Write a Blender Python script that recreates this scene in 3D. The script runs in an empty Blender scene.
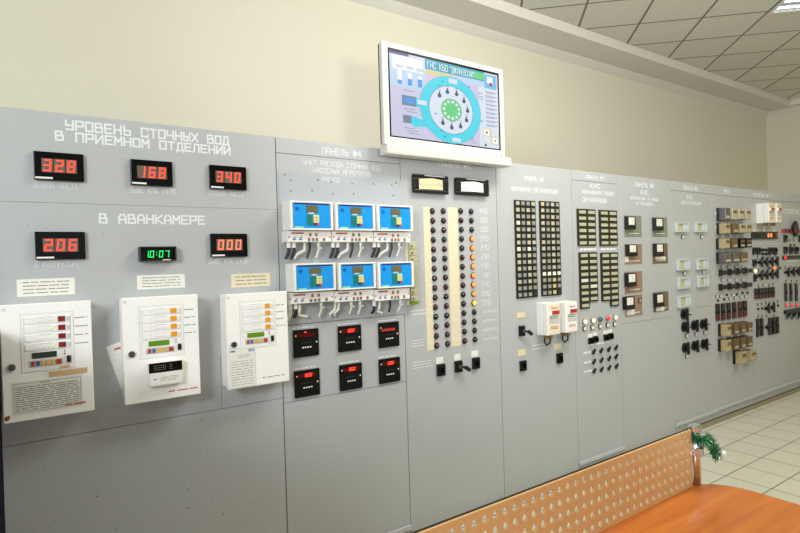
import bpy, bmesh, math, random
from mathutils import Vector, Matrix
random.seed(7)
S = bpy.context.scene
COL = S.collection

# ------------------------------------------------------------------ camera
# world: x runs along the panels, y goes into the panels (their face is y = 0), z up, metres
CAM_D, EYE = 2.70, 1.634
FPX, YAW, PITCH, ROLL = 557.58, 0.6130, -0.00872, -0.029514
_F = Vector((math.sin(YAW) * math.cos(PITCH), math.cos(YAW) * math.cos(PITCH), math.sin(PITCH)))
_r = _F.cross(Vector((0, 0, 1))).normalized(); _u = _r.cross(_F)
_R = _r * math.cos(ROLL) + _u * math.sin(ROLL); _U = -_r * math.sin(ROLL) + _u * math.cos(ROLL)
cd = bpy.data.cameras.new('camera'); cam = bpy.data.objects.new('camera', cd); COL.objects.link(cam)
cd.sensor_width = 36; cd.lens = FPX * 36 / 800; cd.clip_start = 0.02
cam.matrix_world = Matrix(((_R.x, _U.x, -_F.x, 0), (_R.y, _U.y, -_F.y, -CAM_D), (_R.z, _U.z, -_F.z, EYE), (0, 0, 0, 1)))
S.camera = cam

# ------------------------------------------------------------------ world and light
S.view_settings.view_transform = 'Standard'
S.view_settings.look = 'None'
S.view_settings.gamma = 1
S.view_settings.use_curve_mapping = False
S.view_settings.exposure = 0.0
w = bpy.data.worlds.new('world'); S.world = w; w.use_nodes = True
w.node_tree.nodes['Background'].inputs[0].default_value = (0.75, 0.86, 1.0, 1)
w.node_tree.nodes['Background'].inputs[1].default_value = 0.22

def area(name, loc, aim, sx, sy, power, col=(1, 1, 1), spread=math.pi):
    l = bpy.data.lights.new(name, 'AREA'); l.shape = 'RECTANGLE'; l.size = sx; l.size_y = sy
    l.energy = power; l.color = col; l.spread = spread
    o = bpy.data.objects.new(name, l); COL.objects.link(o); o.location = loc
    o.rotation_euler = (Vector(aim) - Vector(loc)).to_track_quat('-Z', 'Y').to_euler()
    return o
area('ceiling_lamp_light', (2.9, -1.5, 3.85), (2.8, -0.3, 1.2), 1.6, 0.8, 75, (1.0, 0.98, 0.93))
area('ceiling_lamp_light', (6.2, -2.6, 3.9), (6.2, -2.2, 0), 1.2, 1.2, 55, (1.0, 0.94, 0.78))
area('window_daylight', (-2.6, -3.6, 2.9), (1.0, 0.0, 1.9), 1.1, 1.1, 150, (0.90, 0.95, 1.0))
area('rear_window_daylight', (0.6, -5.9, 1.9), (1.6, 0.0, 2.6), 5.0, 1.8, 25, (0.93, 0.97, 1.0))
area('bounced_flash', (0.5, -3.2, 1.9), (4.4, -0.9, 3.98), 0.3, 0.3, 45, (1.0, 0.99, 0.97), math.radians(110))

# ------------------------------------------------------------------ helpers
def lin(c):
    if isinstance(c, str):
        c = tuple(int(c[i:i + 2], 16) / 255 for i in (0, 2, 4))
    return tuple(v / 12.92 if v <= 0.04045 else ((v + 0.055) / 1.055) ** 2.4 for v in c) + (1.0,)

MATS = {}
def M(name, col, rough=0.5, metal=0.0, mottle=0.0, mscale=6.0, bump=0.0, bscale=300.0, emit=0.0, ecol=None, coat=0.0, spec=0.5, alpha=1.0, trans=0.0):
    m = bpy.data.materials.new(name); m.use_nodes = True; nt = m.node_tree
    b = nt.nodes['Principled BSDF']; c = lin(col)
    b.inputs['Base Color'].default_value = c; b.inputs['Roughness'].default_value = rough
    b.inputs['Metallic'].default_value = metal; b.inputs['Coat Weight'].default_value = coat
    b.inputs['Specular IOR Level'].default_value = spec
    b.inputs['Transmission Weight'].default_value = trans
    tc = nt.nodes.new('ShaderNodeTexCoord')
    if mottle:
        n = nt.nodes.new('ShaderNodeTexNoise'); n.inputs['Scale'].default_value = mscale; n.inputs['Detail'].default_value = 4
        nt.links.new(tc.outputs['Object'], n.inputs['Vector'])
        r = nt.nodes.new('ShaderNodeMapRange'); r.inputs['To Min'].default_value = 1 - mottle; r.inputs['To Max'].default_value = 1 + mottle
        nt.links.new(n.outputs['Fac'], r.inputs['Value'])
        mx = nt.nodes.new('ShaderNodeVectorMath'); mx.operation = 'SCALE'; mx.inputs[0].default_value = c[:3]
        nt.links.new(r.outputs['Result'], mx.inputs['Scale']); nt.links.new(mx.outputs['Vector'], b.inputs['Base Color'])
    if bump:
        n = nt.nodes.new('ShaderNodeTexNoise'); n.inputs['Scale'].default_value = bscale
        nt.links.new(tc.outputs['Object'], n.inputs['Vector'])
        bp = nt.nodes.new('ShaderNodeBump'); bp.inputs['Strength'].default_value = bump; bp.inputs['Distance'].default_value = 0.002
        nt.links.new(n.outputs['Fac'], bp.inputs['Height']); nt.links.new(bp.outputs['Normal'], b.inputs['Normal'])
    if emit:
        b.inputs['Emission Color'].default_value = lin(ecol or col); b.inputs['Emission Strength'].default_value = emit
    MATS[name] = m
    return m

def grid_mat(name, tile, line, sx, sy, ox, oy, rot, width, rough, bevel=0.0, mottle=0.04):
    """tiles in the floor plane: pitch sx/sy, phase ox/oy, rotated about z, thin joints"""
    m = bpy.data.materials.new(name); m.use_nodes = True; nt = m.node_tree; b = nt.nodes['Principled BSDF']
    g = nt.nodes.new('ShaderNodeNewGeometry')
    rt = nt.nodes.new('ShaderNodeVectorRotate'); rt.rotation_type = 'Z_AXIS'; rt.inputs['Angle'].default_value = rot
    nt.links.new(g.outputs['Position'], rt.inputs['Vector'])
    sp = nt.nodes.new('ShaderNodeSeparateXYZ'); nt.links.new(rt.outputs['Vector'], sp.inputs[0])
    def math_(op, a, v=None):
        n = nt.nodes.new('ShaderNodeMath'); n.operation = op
        nt.links.new(a, n.inputs[0])
        if v is not None:
            if isinstance(v, (int, float)): n.inputs[1].default_value = v
            else: nt.links.new(v, n.inputs[1])
        return n.outputs[0]
    masks, cells = [], []
    for out, s, o in ((sp.outputs['X'], sx, ox), (sp.outputs['Y'], sy, oy)):
        t = math_('DIVIDE', math_('SUBTRACT', out, o), s)
        f = math_('SUBTRACT', t, math_('FLOOR', t))
        d = math_('ABSOLUTE', math_('SUBTRACT', f, 0.5))
        masks.append(math_('GREATER_THAN', d, 0.5 - width / (2 * s))); cells.append(math_('FLOOR', t))
    mk = math_('MAXIMUM', masks[0], masks[1])
    cmb = nt.nodes.new('ShaderNodeCombineXYZ'); nt.links.new(cells[0], cmb.inputs[0]); nt.links.new(cells[1], cmb.inputs[1])
    wn = nt.nodes.new('ShaderNodeTexWhiteNoise'); nt.links.new(cmb.outputs[0], wn.inputs['Vector'])
    nz = nt.nodes.new('ShaderNodeTexNoise'); nz.inputs['Scale'].default_value = 9; nt.links.new(g.outputs['Position'], nz.inputs['Vector'])
    v = math_('ADD', math_('MULTIPLY', wn.outputs['Value'], mottle), math_('MULTIPLY', nz.outputs['Fac'], mottle))
    v = math_('ADD', v, 1 - mottle)
    sc = nt.nodes.new('ShaderNodeVectorMath'); sc.operation = 'SCALE'; sc.inputs[0].default_value = lin(tile)[:3]; nt.links.new(v, sc.inputs['Scale'])
    mx = nt.nodes.new('ShaderNodeMix'); mx.data_type = 'RGBA'; nt.links.new(mk, mx.inputs['Factor'])
    nt.links.new(sc.outputs[0], mx.inputs['A']); mx.inputs['B'].default_value = lin(line)
    nt.links.new(mx.outputs['Result'], b.inputs['Base Color']); b.inputs['Roughness'].default_value = rough
    bp = nt.nodes.new('ShaderNodeBump'); bp.inputs['Strength'].default_value = 0.3; bp.inputs['Distance'].default_value = 0.002; bp.invert = True
    nt.links.new(mk, bp.inputs['Height']); nt.links.new(bp.outputs['Normal'], b.inputs['Normal'])
    MATS[name] = m
    return m

def wood_mat(name, c1, c2, rough, coat):
    m = bpy.data.materials.new(name); m.use_nodes = True; nt = m.node_tree; b = nt.nodes['Principled BSDF']
    g = nt.nodes.new('ShaderNodeTexCoord'); mp = nt.nodes.new('ShaderNodeMapping'); mp.inputs['Scale'].default_value = (1.2, 14, 14)
    nt.links.new(g.outputs['Object'], mp.inputs['Vector'])
    n = nt.nodes.new('ShaderNodeTexNoise'); n.inputs['Scale'].default_value = 2.2; n.inputs['Detail'].default_value = 6; n.inputs['Distortion'].default_value = 0.6
    nt.links.new(mp.outputs[0], n.inputs['Vector'])
    cr = nt.nodes.new('ShaderNodeValToRGB'); cr.color_ramp.elements[0].position = 0.3; cr.color_ramp.elements[1].position = 0.7
    cr.color_ramp.elements[0].color = lin(c1); cr.color_ramp.elements[1].color = lin(c2)
    nt.links.new(n.outputs['Fac'], cr.inputs[0]); nt.links.new(cr.outputs[0], b.inputs['Base Color'])
    b.inputs['Roughness'].default_value = rough; b.inputs['Coat Weight'].default_value = coat; b.inputs['Coat Roughness'].default_value = 0.15
    MATS[name] = m
    return m

M('panel_paint', (0.690, 0.702, 0.705), 0.42, mottle=0.03, mscale=3, bump=0.06, bscale=120)
M('sheet_paint', (0.665, 0.685, 0.705), 0.42, mottle=0.03, mscale=3)
M('panel_edge', (0.74, 0.75, 0.77), 0.45)
M('seam_dark', (0.16, 0.17, 0.19), 0.7)
M('lettering_paint', (0.89, 0.90, 0.905), 0.6)
M('grime', (0.30, 0.27, 0.20), 0.8, mottle=0.3, mscale=20)
M('dark_blue', (0.07, 0.10, 0.20), 0.5)
M('wall_paint', (0.88, 0.864, 0.79), 0.8, mottle=0.012, mscale=2, bump=0.12, bscale=90)
M('soffit_paint', (0.88, 0.875, 0.85), 0.8)
M('trim_white', (0.88, 0.87, 0.83), 0.6)
grid_mat('ceiling_tiles', (0.86, 0.855, 0.81), (0.50, 0.48, 0.42), 0.6, 0.6, 0.04 - CAM_D / 2 ** .5, -0.29 - CAM_D / 2 ** .5, -math.pi / 4, 0.022, 0.85)
grid_mat('floor_tiles', (0.80, 0.79, 0.715), (0.36, 0.34, 0.28), 0.2925, 0.30, 4.245 - 0.2925 * 20, 1.678 - CAM_D, 0, 0.007, 0.35)
M('floor_border', (0.58, 0.54, 0.42), 0.6, mottle=0.12, mscale=14)
M('white_enamel', (0.965, 0.96, 0.945), 0.38)
M('white_plastic', (0.92, 0.91, 0.89), 0.4)
M('ivory_plastic', (0.88, 0.85, 0.74), 0.45)
M('membrane', (0.945, 0.945, 0.935), 0.35)
M('grey_line', (0.70, 0.70, 0.70), 0.6)
M('faint_line', (0.80, 0.80, 0.79), 0.6)
M('ink', (0.56, 0.555, 0.56), 0.7)
M('ink_dark', (0.2, 0.2, 0.22), 0.7)
M('red_ink', (0.72, 0.25, 0.25), 0.7)
M('paper', (0.90, 0.895, 0.86), 0.75)
M('old_paper', (0.865, 0.825, 0.70), 0.8, mottle=0.04, mscale=25)
M('tape', (0.83, 0.70, 0.50), 0.5)
M('rust', (0.50, 0.33, 0.15), 0.8)
M('black_plastic', (0.055, 0.052, 0.05), 0.35)
M('black_gloss', (0.03, 0.03, 0.03), 0.2, spec=0.15)
M('black_matt', (0.035, 0.033, 0.03), 0.6, spec=0.2)
M('segment_tile', (0.42, 0.36, 0.32), 0.5, spec=0.2)
M('segment_off', (0.46, 0.42, 0.36), 0.4)
M('segment_red', (1.0, 0.26, 0.18), 0.4, emit=1.05, ecol=(1.0, 0.30, 0.22))
M('segment_orange', (1.0, 0.48, 0.36), 0.4, emit=0.95, ecol=(1.0, 0.50, 0.38))
M('segment_green', (0.1, 0.9, 0.4), 0.4, emit=1.0, ecol=(0.12, 0.90, 0.42))
M('red_window', (0.50, 0.05, 0.09), 0.25)
M('dark_red_window', (0.30, 0.05, 0.03), 0.3, spec=0.2)
M('amber_window', (0.93, 0.62, 0.08), 0.3)
M('lcd_dark', (0.16, 0.19, 0.12), 0.2)
M('lcd_green', (0.37, 0.55, 0.10), 0.2)
M('lcd_grey', (0.40, 0.40, 0.30), 0.2)
M('button_red', (0.70, 0.20, 0.18), 0.4)
M('button_blue', (0.22, 0.38, 0.66), 0.4)
M('button_yellow', (0.87, 0.72, 0.33), 0.4)
M('strip_grey', (0.76, 0.75, 0.74), 0.5)
M('led_green', (0.80, 0.92, 0.66), 0.3, emit=0.3, ecol=(0.72, 0.95, 0.50))
M('chrome', (0.86, 0.86, 0.87), 0.12, metal=1)
M('steel', (0.55, 0.54, 0.52), 0.35, metal=0.9)
M('blue_face', (0.06, 0.585, 0.90), 0.35)
M('blue_dark', (0.05, 0.18, 0.50), 0.4)
M('pale_green', (0.55, 0.85, 0.72), 0.5)
M('key_green', (0.09, 0.50, 0.47), 0.4)
M('key_yellow', (0.90, 0.86, 0.52), 0.4)
M('key_red', (0.75, 0.24, 0.28), 0.4)
M('red_brown', (0.66, 0.30, 0.22), 0.5)
M('cable_white', (0.88, 0.87, 0.83), 0.45)
M('cable_black', (0.07, 0.07, 0.07), 0.45)
M('brass', (0.55, 0.42, 0.22), 0.35, metal=0.7)
M('lamp_red', (0.24, 0.06, 0.035), 0.12, coat=0.6)
M('lamp_black', (0.07, 0.055, 0.05), 0.12, coat=0.6)
M('lamp_green', (0.04, 0.16, 0.15), 0.12, coat=0.6)
M('lamp_lit', (1.0, 0.55, 0.25), 0.25, emit=0.9, ecol=(1.0, 0.50, 0.20))
M('lamp_yellow', (1.0, 0.80, 0.25), 0.25, emit=1.0, ecol=(1.0, 0.74, 0.20))
M('lamp_cream', (1.0, 0.88, 0.72), 0.3, emit=1.0, ecol=(1.0, 0.86, 0.68))
M('lamp_bright_red', (0.95, 0.18, 0.14), 0.3, emit=0.7)
M('lamp_teal', (0.10, 0.36, 0.32), 0.2, coat=0.5)
M('signal_frame', (0.085, 0.08, 0.06), 0.45)
M('signal_dim', (0.57, 0.575, 0.54), 0.35)
M('signal_pale', (0.73, 0.71, 0.62), 0.35)
M('signal_bright', (0.92, 0.905, 0.84), 0.35)
M('signal_amber', (0.78, 0.71, 0.54), 0.35)
M('signal_off', (0.20, 0.20, 0.18), 0.4)
M('oblong_pale', (0.70, 0.70, 0.59), 0.4)
M('oblong_bright', (0.84, 0.85, 0.80), 0.4)
M('oblong_frame', (0.14, 0.125, 0.07), 0.5)
M('plate_grey_green', (0.50, 0.53, 0.45), 0.55)
M('plate_pink', (0.57, 0.465, 0.41), 0.55, mottle=0.06, mscale=20)
M('plate_olive', (0.43, 0.38, 0.27), 0.55, mottle=0.05, mscale=20)
M('meter_face', (0.90, 0.90, 0.85), 0.4)
M('meter_cream', (0.86, 0.82, 0.66), 0.45, mottle=0.04, mscale=40)
M('module_pale', (0.74, 0.775, 0.765), 0.4)
M('module_cream', (0.74, 0.72, 0.57), 0.4)
M('module_white', (0.76, 0.80, 0.83), 0.4)
M('relay_clear', (0.56, 0.54, 0.44), 0.2, mottle=0.25, mscale=60)
M('relay_beige', (0.66, 0.60, 0.44), 0.25, mottle=0.12, mscale=50)
M('relay_grey', (0.36, 0.35, 0.35), 0.2, mottle=0.35, mscale=80)
M('relay_brown', (0.40, 0.31, 0.20), 0.3, mottle=0.3, mscale=70)
M('relay_pale', (0.70, 0.68, 0.56), 0.25)
M('dark_red', (0.30, 0.10, 0.09), 0.4)
M('tv_white', (0.78, 0.78, 0.76), 0.35)
M('tv_back', (0.17, 0.18, 0.21), 0.5)
def screen(name, col, e=0.92):
    M(name, (0.02, 0.02, 0.02), 0.3, emit=e, ecol=col, spec=0.3)
for n_, c_ in dict(scr_lilac=(0.84, 0.83, 0.93), scr_blue=(0.78, 0.88, 0.98), scr_pale=(0.90, 0.93, 0.99), scr_cyan=(0.35, 0.88, 0.96), scr_teal=(0.20, 0.66, 0.75),
                   scr_white=(0.99, 1.0, 1.0), scr_green=(0.45, 0.85, 0.56), scr_dark=(0.30, 0.38, 0.45), scr_bar=(0.40, 0.62, 0.93), scr_yellow=(0.88, 0.86, 0.60),
                   scr_pink=(0.93, 0.80, 0.92), scr_grey=(0.48, 0.58, 0.63), scr_navy=(0.25, 0.2, 0.5), scr_red=(0.8, 0.15, 0.25), scr_line=(0.62, 0.66, 0.74), scr_sky=(0.45, 0.78, 0.95)).items():
    screen(n_, c_)
wood_mat('desk_wood', (0.70, 0.37, 0.11), (0.80, 0.46, 0.16), 0.32, 0.3)
M('screen_board', (0.82, 0.65, 0.44), 0.38, mottle=0.03, mscale=5)
M('tinsel_green', (0.10, 0.50, 0.28), 0.3, metal=0.3)
M('tinsel_dark', (0.04, 0.22, 0.12), 0.25, metal=0.4)
M('tinsel_silver', (0.75, 0.85, 0.78), 0.2, metal=0.8)
M('bauble_white', (0.93, 0.93, 0.93), 0.3)
M('lamp_reflector', (0.85, 0.88, 0.92), 0.18, metal=0.9)
M('lamp_tube', (1, 1, 1), 0.4, emit=3.0, ecol=(0.92, 0.97, 1.0))
M('window_glass_light', (0.9, 0.95, 1), 0.3, emit=1.0, ecol=(0.85, 0.93, 1.0))

class MB:
    def __init__(s): s.v = []; s.f = []; s.m = []; s.names = []
    def mi(s, m):
        if m not in s.names: s.names.append(m)
        return s.names.index(m)
    def add(s, vs, fs, m):
        o = len(s.v); k = s.mi(m); s.v += [tuple(p) for p in vs]
        for f in fs: s.f.append([o + i for i in f]); s.m.append(k)
        return s
    def box(s, x0, x1, y0, y1, z0, z1, m):
        a = [(x, y, z) for z in (z0, z1) for y in (y0, y1) for x in (x0, x1)]
        return s.add(a, [(0, 2, 3, 1), (4, 5, 7, 6), (0, 1, 5, 4), (2, 6, 7, 3), (0, 4, 6, 2), (1, 3, 7, 5)], m)
    def frustum(s, x0, x1, z0, z1, y0, y1, ins, m, dz=0.0):
        """box growing from y0 (back) to y1 (front), front face inset"""
        a = [(x0, y0, z0), (x1, y0, z0), (x1, y0, z1), (x0, y0, z1), (x0 + ins, y1, z0 + ins + dz), (x1 - ins, y1, z0 + ins + dz), (x1 - ins, y1, z1 - ins + dz), (x0 + ins, y1, z1 - ins + dz)]
        return s.add(a, [(0, 3, 2, 1)[::-1], (4, 5, 6, 7), (0, 1, 5, 4), (1, 2, 6, 5), (2, 3, 7, 6), (3, 0, 4, 7)], m)
    def frame(s, x0, x1, z0, z1, y0, y1, t, m, tb=None):
        tb = t if tb is None else tb
        s.box(x0, x1, y0, y1, z0, z0 + tb, m); s.box(x0, x1, y0, y1, z1 - tb, z1, m)
        s.box(x0, x0 + t, y0, y1, z0 + tb, z1 - tb, m); s.box(x1 - t, x1, y0, y1, z0 + tb, z1 - tb, m)
        return s
    def rev(s, cx, cz, prof, m, n=16, axis='y'):
        """profile [(r, a)] revolved about an axis through (cx, cz) [y axis] or (cx, cy) [z axis]"""
        vs = []
        for r, a in prof:
            for i in range(n):
                t = 2 * math.pi * i / n
                vs.append((cx + r * math.cos(t), a, cz + r * math.sin(t)) if axis == 'y' else (cx + r * math.cos(t), cz + r * math.sin(t), a))
        fs = []
        for j in range(len(prof) - 1):
            for i in range(n):
                k = (i + 1) % n
                fs.append((j * n + i, j * n + k, (j + 1) * n + k, (j + 1) * n + i))
        fs.append(tuple(range(n))); fs.append(tuple((len(prof) - 1) * n + i for i in range(n - 1, -1, -1)))
        return s.add(vs, fs, m)
    def cyl(s, cx, cz, r, y0, y1, m, n=16): return s.rev(cx, cz, [(r, y0), (r, y1)], m, n)
    def vcyl(s, cx, cy, r, z0, z1, m, n=20): return s.rev(cx, cy, [(r, z0), (r, z1)], m, n, 'z')
    def dome(s, cx, cz, r, y0, h, m, n=14):
        return s.rev(cx, cz, [(r, y0)] + [(r * math.cos(t), y0 - h * math.sin(t)) for t in (0.45, 0.9, 1.25)] + [(r * 0.08, y0 - h)], m, n)
    def poly(s, pts, y0, y1, m):
        n = len(pts); vs = [(x, y0, z) for x, z in pts] + [(x, y1, z) for x, z in pts]
        fs = [tuple(range(n)), tuple(range(2 * n - 1, n - 1, -1))] + [(i, (i + 1) % n, n + (i + 1) % n, n + i) for i in range(n)]
        return s.add(vs, fs, m)
    def tube(s, pts, r, m, n=8, r1=None):
        pts = [Vector(p) for p in pts]; vs = []; fs = []
        for i, p in enumerate(pts):
            d = (pts[min(i + 1, len(pts) - 1)] - pts[max(i - 1, 0)]).normalized()
            a = d.cross(Vector((0.31, 0.9, 0.17))).normalized(); b = d.cross(a)
            rr = r if r1 is None else r + (r1 - r) * i / (len(pts) - 1)
            for k in range(n):
                t = 2 * math.pi * k / n; vs.append(p + a * rr * math.cos(t) + b * rr * math.sin(t))
        for i in range(len(pts) - 1):
            for k in range(n):
                q = (k + 1) % n; fs.append((i * n + k, i * n + q, (i + 1) * n + q, (i + 1) * n + k))
        fs.append(tuple(range(n - 1, -1, -1))); fs.append(tuple((len(pts) - 1) * n + k for k in range(n)))
        return s.add(vs, fs, m)
    def build(s, name, parent=None, bevel=0.0, seg=2, smooth=False):
        off = WL.get(parent.name, Vector()) if parent else Vector()
        me = bpy.data.meshes.new(name); me.from_pydata([tuple(Vector(p) - off) for p in s.v], [], s.f)
        for n in s.names: me.materials.append(MATS[n])
        for i, p in enumerate(me.polygons): p.material_index = s.m[i]
        bm = bmesh.new(); bm.from_mesh(me); bmesh.ops.recalc_face_normals(bm, faces=bm.faces); bm.to_mesh(me); bm.free()
        o = bpy.data.objects.new(name, me); COL.objects.link(o)
        if parent: o.parent = parent
        WL[o.name] = off
        if bevel:
            b = o.modifiers.new('bevel', 'BEVEL'); b.width = bevel; b.segments = seg; b.limit_method = 'ANGLE'; b.angle_limit = math.radians(50)
        if smooth:
            for p in me.polygons: p.use_smooth = len(p.vertices) < 8
        return o
WL = {}

def thing(name, label, cat, loc, group=None):
    o = bpy.data.objects.new(name, None); COL.objects.link(o); o.location = loc; o.empty_display_size = 0.05
    o['label'] = label; o['category'] = cat
    if group: o['group'] = group
    WL[o.name] = Vector(loc)
    return o
def struct(mb, name, **k):
    o = mb.build(name, None, **k); o['kind'] = 'structure'; return o
def share(src, name, parent, x, y, z):
    """a copy of a part (shared mesh) at a world point, under its parent"""
    o = src.copy(); o.name = name; COL.objects.link(o); o.parent = parent
    o.location = Vector((x, y, z)) - WL[parent.name]; return o

def P(px, py, t=0.0):
    """the point of the vertical plane t metres in front of the panel faces that this pixel of the survey photograph sees"""
    d = _F + _R * ((px - 400) / FPX) - _U * ((py - 266.5) / FPX)
    k = (CAM_D - t) / d.y
    return d.x * k, EYE + d.z * k
def RC(x0, y0, x1, y1, x2, y2, x3, y3, t=0.0):
    """upright rectangle from four surveyed corners tl, tr, br, bl -> x0, x1, z0, z1"""
    a, b, c, d = P(x0, y0, t), P(x1, y1, t), P(x2, y2, t), P(x3, y3, t)
    return (a[0] + d[0]) / 2, (b[0] + c[0]) / 2, (c[1] + d[1]) / 2, (a[1] + b[1]) / 2
def R2(x0, y0, x1, y1, t=0.0):
    a, b = P(x0, y0, t), P(x1, y1, t); return a[0], b[0], b[1], a[1]

# ------------------------------------------------------------------ stroke lettering
G = {
'А': [[(0,0),(0,4),(1,6),(3,6),(4,4),(4,0)],[(0,2.4),(4,2.4)]], 'Б': [[(4,6),(0,6),(0,0),(4,0),(4,3.3),(0,3.3)]],
'В': [[(0,0),(0,6),(3.3,6),(3.3,3.2),(0,3.2)],[(3.3,3.2),(4,3.2),(4,0),(0,0)]], 'Г': [[(0,0),(0,6),(4,6)]],
'Д': [[(0,-1),(0,0),(4.4,0),(4.4,-1)],[(0.6,0),(1,6),(3.8,6),(3.8,0)]], 'Е': [[(4,6),(0,6),(0,0),(4,0)],[(0,3.1),(3.4,3.1)]],
'Ж': [[(0,0),(2,3),(0,6)],[(4,0),(2,3),(4,6)],[(2,0),(2,6)]], 'З': [[(0,6),(4,6),(4,0),(0,0)],[(1,3.1),(4,3.1)]],
'И': [[(0,6),(0,0),(4,6),(4,0)]], 'Й': [[(0,6),(0,0),(4,6),(4,0)],[(1.2,7.2),(2.8,7.2)]], 'К': [[(0,0),(0,6)],[(4,6),(0.2,3),(4,0)]],
'Л': [[(0,0),(0.6,0),(1,6),(4,6),(4,0)]], 'М': [[(0,0),(0,6),(2,2.5),(4,6),(4,0)]], 'Н': [[(0,0),(0,6)],[(4,0),(4,6)],[(0,3),(4,3)]],
'О': [[(0,0),(0,6),(4,6),(4,0),(0,0)]], 'П': [[(0,0),(0,6),(4,6),(4,0)]], 'Р': [[(0,0),(0,6),(4,6),(4,2.6),(0,2.6)]],
'С': [[(4,4.8),(4,6),(0,6),(0,0),(4,0),(4,1.2)]], 'Т': [[(0,6),(4,6)],[(2,6),(2,0)]], 'У': [[(0,6),(0,2.8),(4,2.8)],[(4,6),(4,0),(0.4,0)]],
'Ф': [[(2,0),(2,6)],[(0,1.6),(0,4.8),(4,4.8),(4,1.6),(0,1.6)]], 'Х': [[(0,0),(4,6)],[(0,6),(4,0)]], 'Ц': [[(0,6),(0,0),(4.4,0),(4.4,-1)],[(3.8,6),(3.8,0)]],
'Ч': [[(0,6),(0,2.8),(4,2.8)],[(4,6),(4,0)]], 'Ш': [[(0,6),(0,0),(4,0),(4,6)],[(2,0),(2,6)]], 'Щ': [[(0,6),(0,0),(4.5,0),(4.5,-1)],[(2,0),(2,6)],[(4,0),(4,6)]],
'Ы': [[(0,6),(0,0),(2.5,0),(2.5,3.2),(0,3.2)],[(4,0),(4,6)]], 'Ь': [[(0.4,6),(0.4,0),(4,0),(4,3.2),(0.4,3.2)]], 'Э': [[(0,6),(4,6),(4,0),(0,0)],[(1,3),(4,3)]],
'Ю': [[(0,0),(0,6)],[(0,3),(1.4,3)],[(1.4,0),(1.4,6),(4,6),(4,0),(1.4,0)]], 'Я': [[(4,0),(4,6),(0,6),(0,2.8),(4,2.8)],[(2,2.8),(0,0)]],
'№': [[(0,0),(0,6),(2,0),(2,6)],[(2.9,2.2),(4,2.2),(4,4.2),(2.9,4.2),(2.9,2.2)]], '-': [[(1,3),(3,3)]], '"': [[(1,6),(1,4.6)],[(2.6,6),(2.6,4.6)]], '.': [[(1.6,0),(2.2,0)]],
'0': [[(0,0),(0,6),(4,6),(4,0),(0,0)]], '1': [[(1,4.8),(2.4,6),(2.4,0)]], '2': [[(0,6),(4,6),(4,3.2),(0,3.2),(0,0),(4,0)]], '3': [[(0,6),(4,6),(4,0),(0,0)],[(0.6,3.1),(4,3.1)]],
'4': [[(2.6,0),(2.6,6),(0,2),(4,2)]], '5': [[(4,6),(0,6),(0,3.3),(4,3.3),(4,0),(0,0)]], '6': [[(4,6),(0,6),(0,0),(4,0),(4,3.3),(0,3.3)]], '7': [[(0,6),(4,6),(1.6,0)]],
'8': [[(0,0),(0,6),(4,6),(4,0),(0,0)],[(0,3.1),(4,3.1)]], '9': [[(0,0),(4,0),(4,6),(0,6),(0,2.8),(4,2.8)]],
}
TXT = [0]
def text(mb, s, x0, x1, z0, z1, y, m, wt=0.17, yd=0.0006):
    """stroke letters filling x0..x1, baseline z0, cap line z1, lying on the plane y"""
    n = len(s); adv = (x1 - x0) / (n - 0.3); cw = adv * 0.70; h = z1 - z0; hw = wt * min(cw, h) / 2 * .82
    for i, ch in enumerate(s):
        for pl in G.get(ch, []):
            pts = [(x0 + i * adv + p[0] / 4 * cw, z0 + p[1] / 6 * h) for p in pl]
            for (ax, az), (bx, bz) in zip(pts, pts[1:]):
                dx, dz = bx - ax, bz - az; L = math.hypot(dx, dz)
                if L < 1e-9: continue
                dx, dz = dx / L * hw, dz / L * hw
                q = [(ax - dx - dz, az - dz + dx), (bx + dx - dz, bz + dz + dx), (bx + dx + dz, bz + dz - dx), (ax - dx + dz, az - dz - dx)]
                mb.poly(q, y, y - yd - 0.00007 * (TXT[0] % 7), m); TXT[0] += 1
    return mb
def text_px(parent, s, x0, yt0, yb0, x1, yt1, yb1, wt=0.17, m='lettering_paint', t=0.0):
    a, b, c, d = P(x0, yt0, t), P(x0, yb0, t), P(x1, yt1, t), P(x1, yb1, t)
    x0, x1, z0, z1 = a[0], c[0], (b[1] + d[1]) / 2, (a[1] + c[1]) / 2; adv = (x1 - x0) / (len(s) - .3); i = 0
    for wd in s.split(' '):                      # each word is a piece of its own
        text(MB(), wd, x0 + adv * i, x0 + adv * (i + len(wd) - .3), z0, z1, -t, m, wt).build('lettering', parent); i += len(wd) + 1
def lines(mb, x0, x1, z0, z1, n, y, m, rnd, frac=0.35, yd=0.0005):
    """n rows of illegible small print"""
    p = (z1 - z0) / n
    for i in range(n):
        zc = z1 - p * (i + 0.5); x = x0
        while x < x1 - 0.002:
            L = min(rnd.uniform(0.012, 0.05), x1 - x)
            mb.box(x, x + L, y - yd, y, zc - p * frac / 2, zc + p * frac / 2, m); x += L + rnd.uniform(0.003, 0.008)
    return mb

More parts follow.
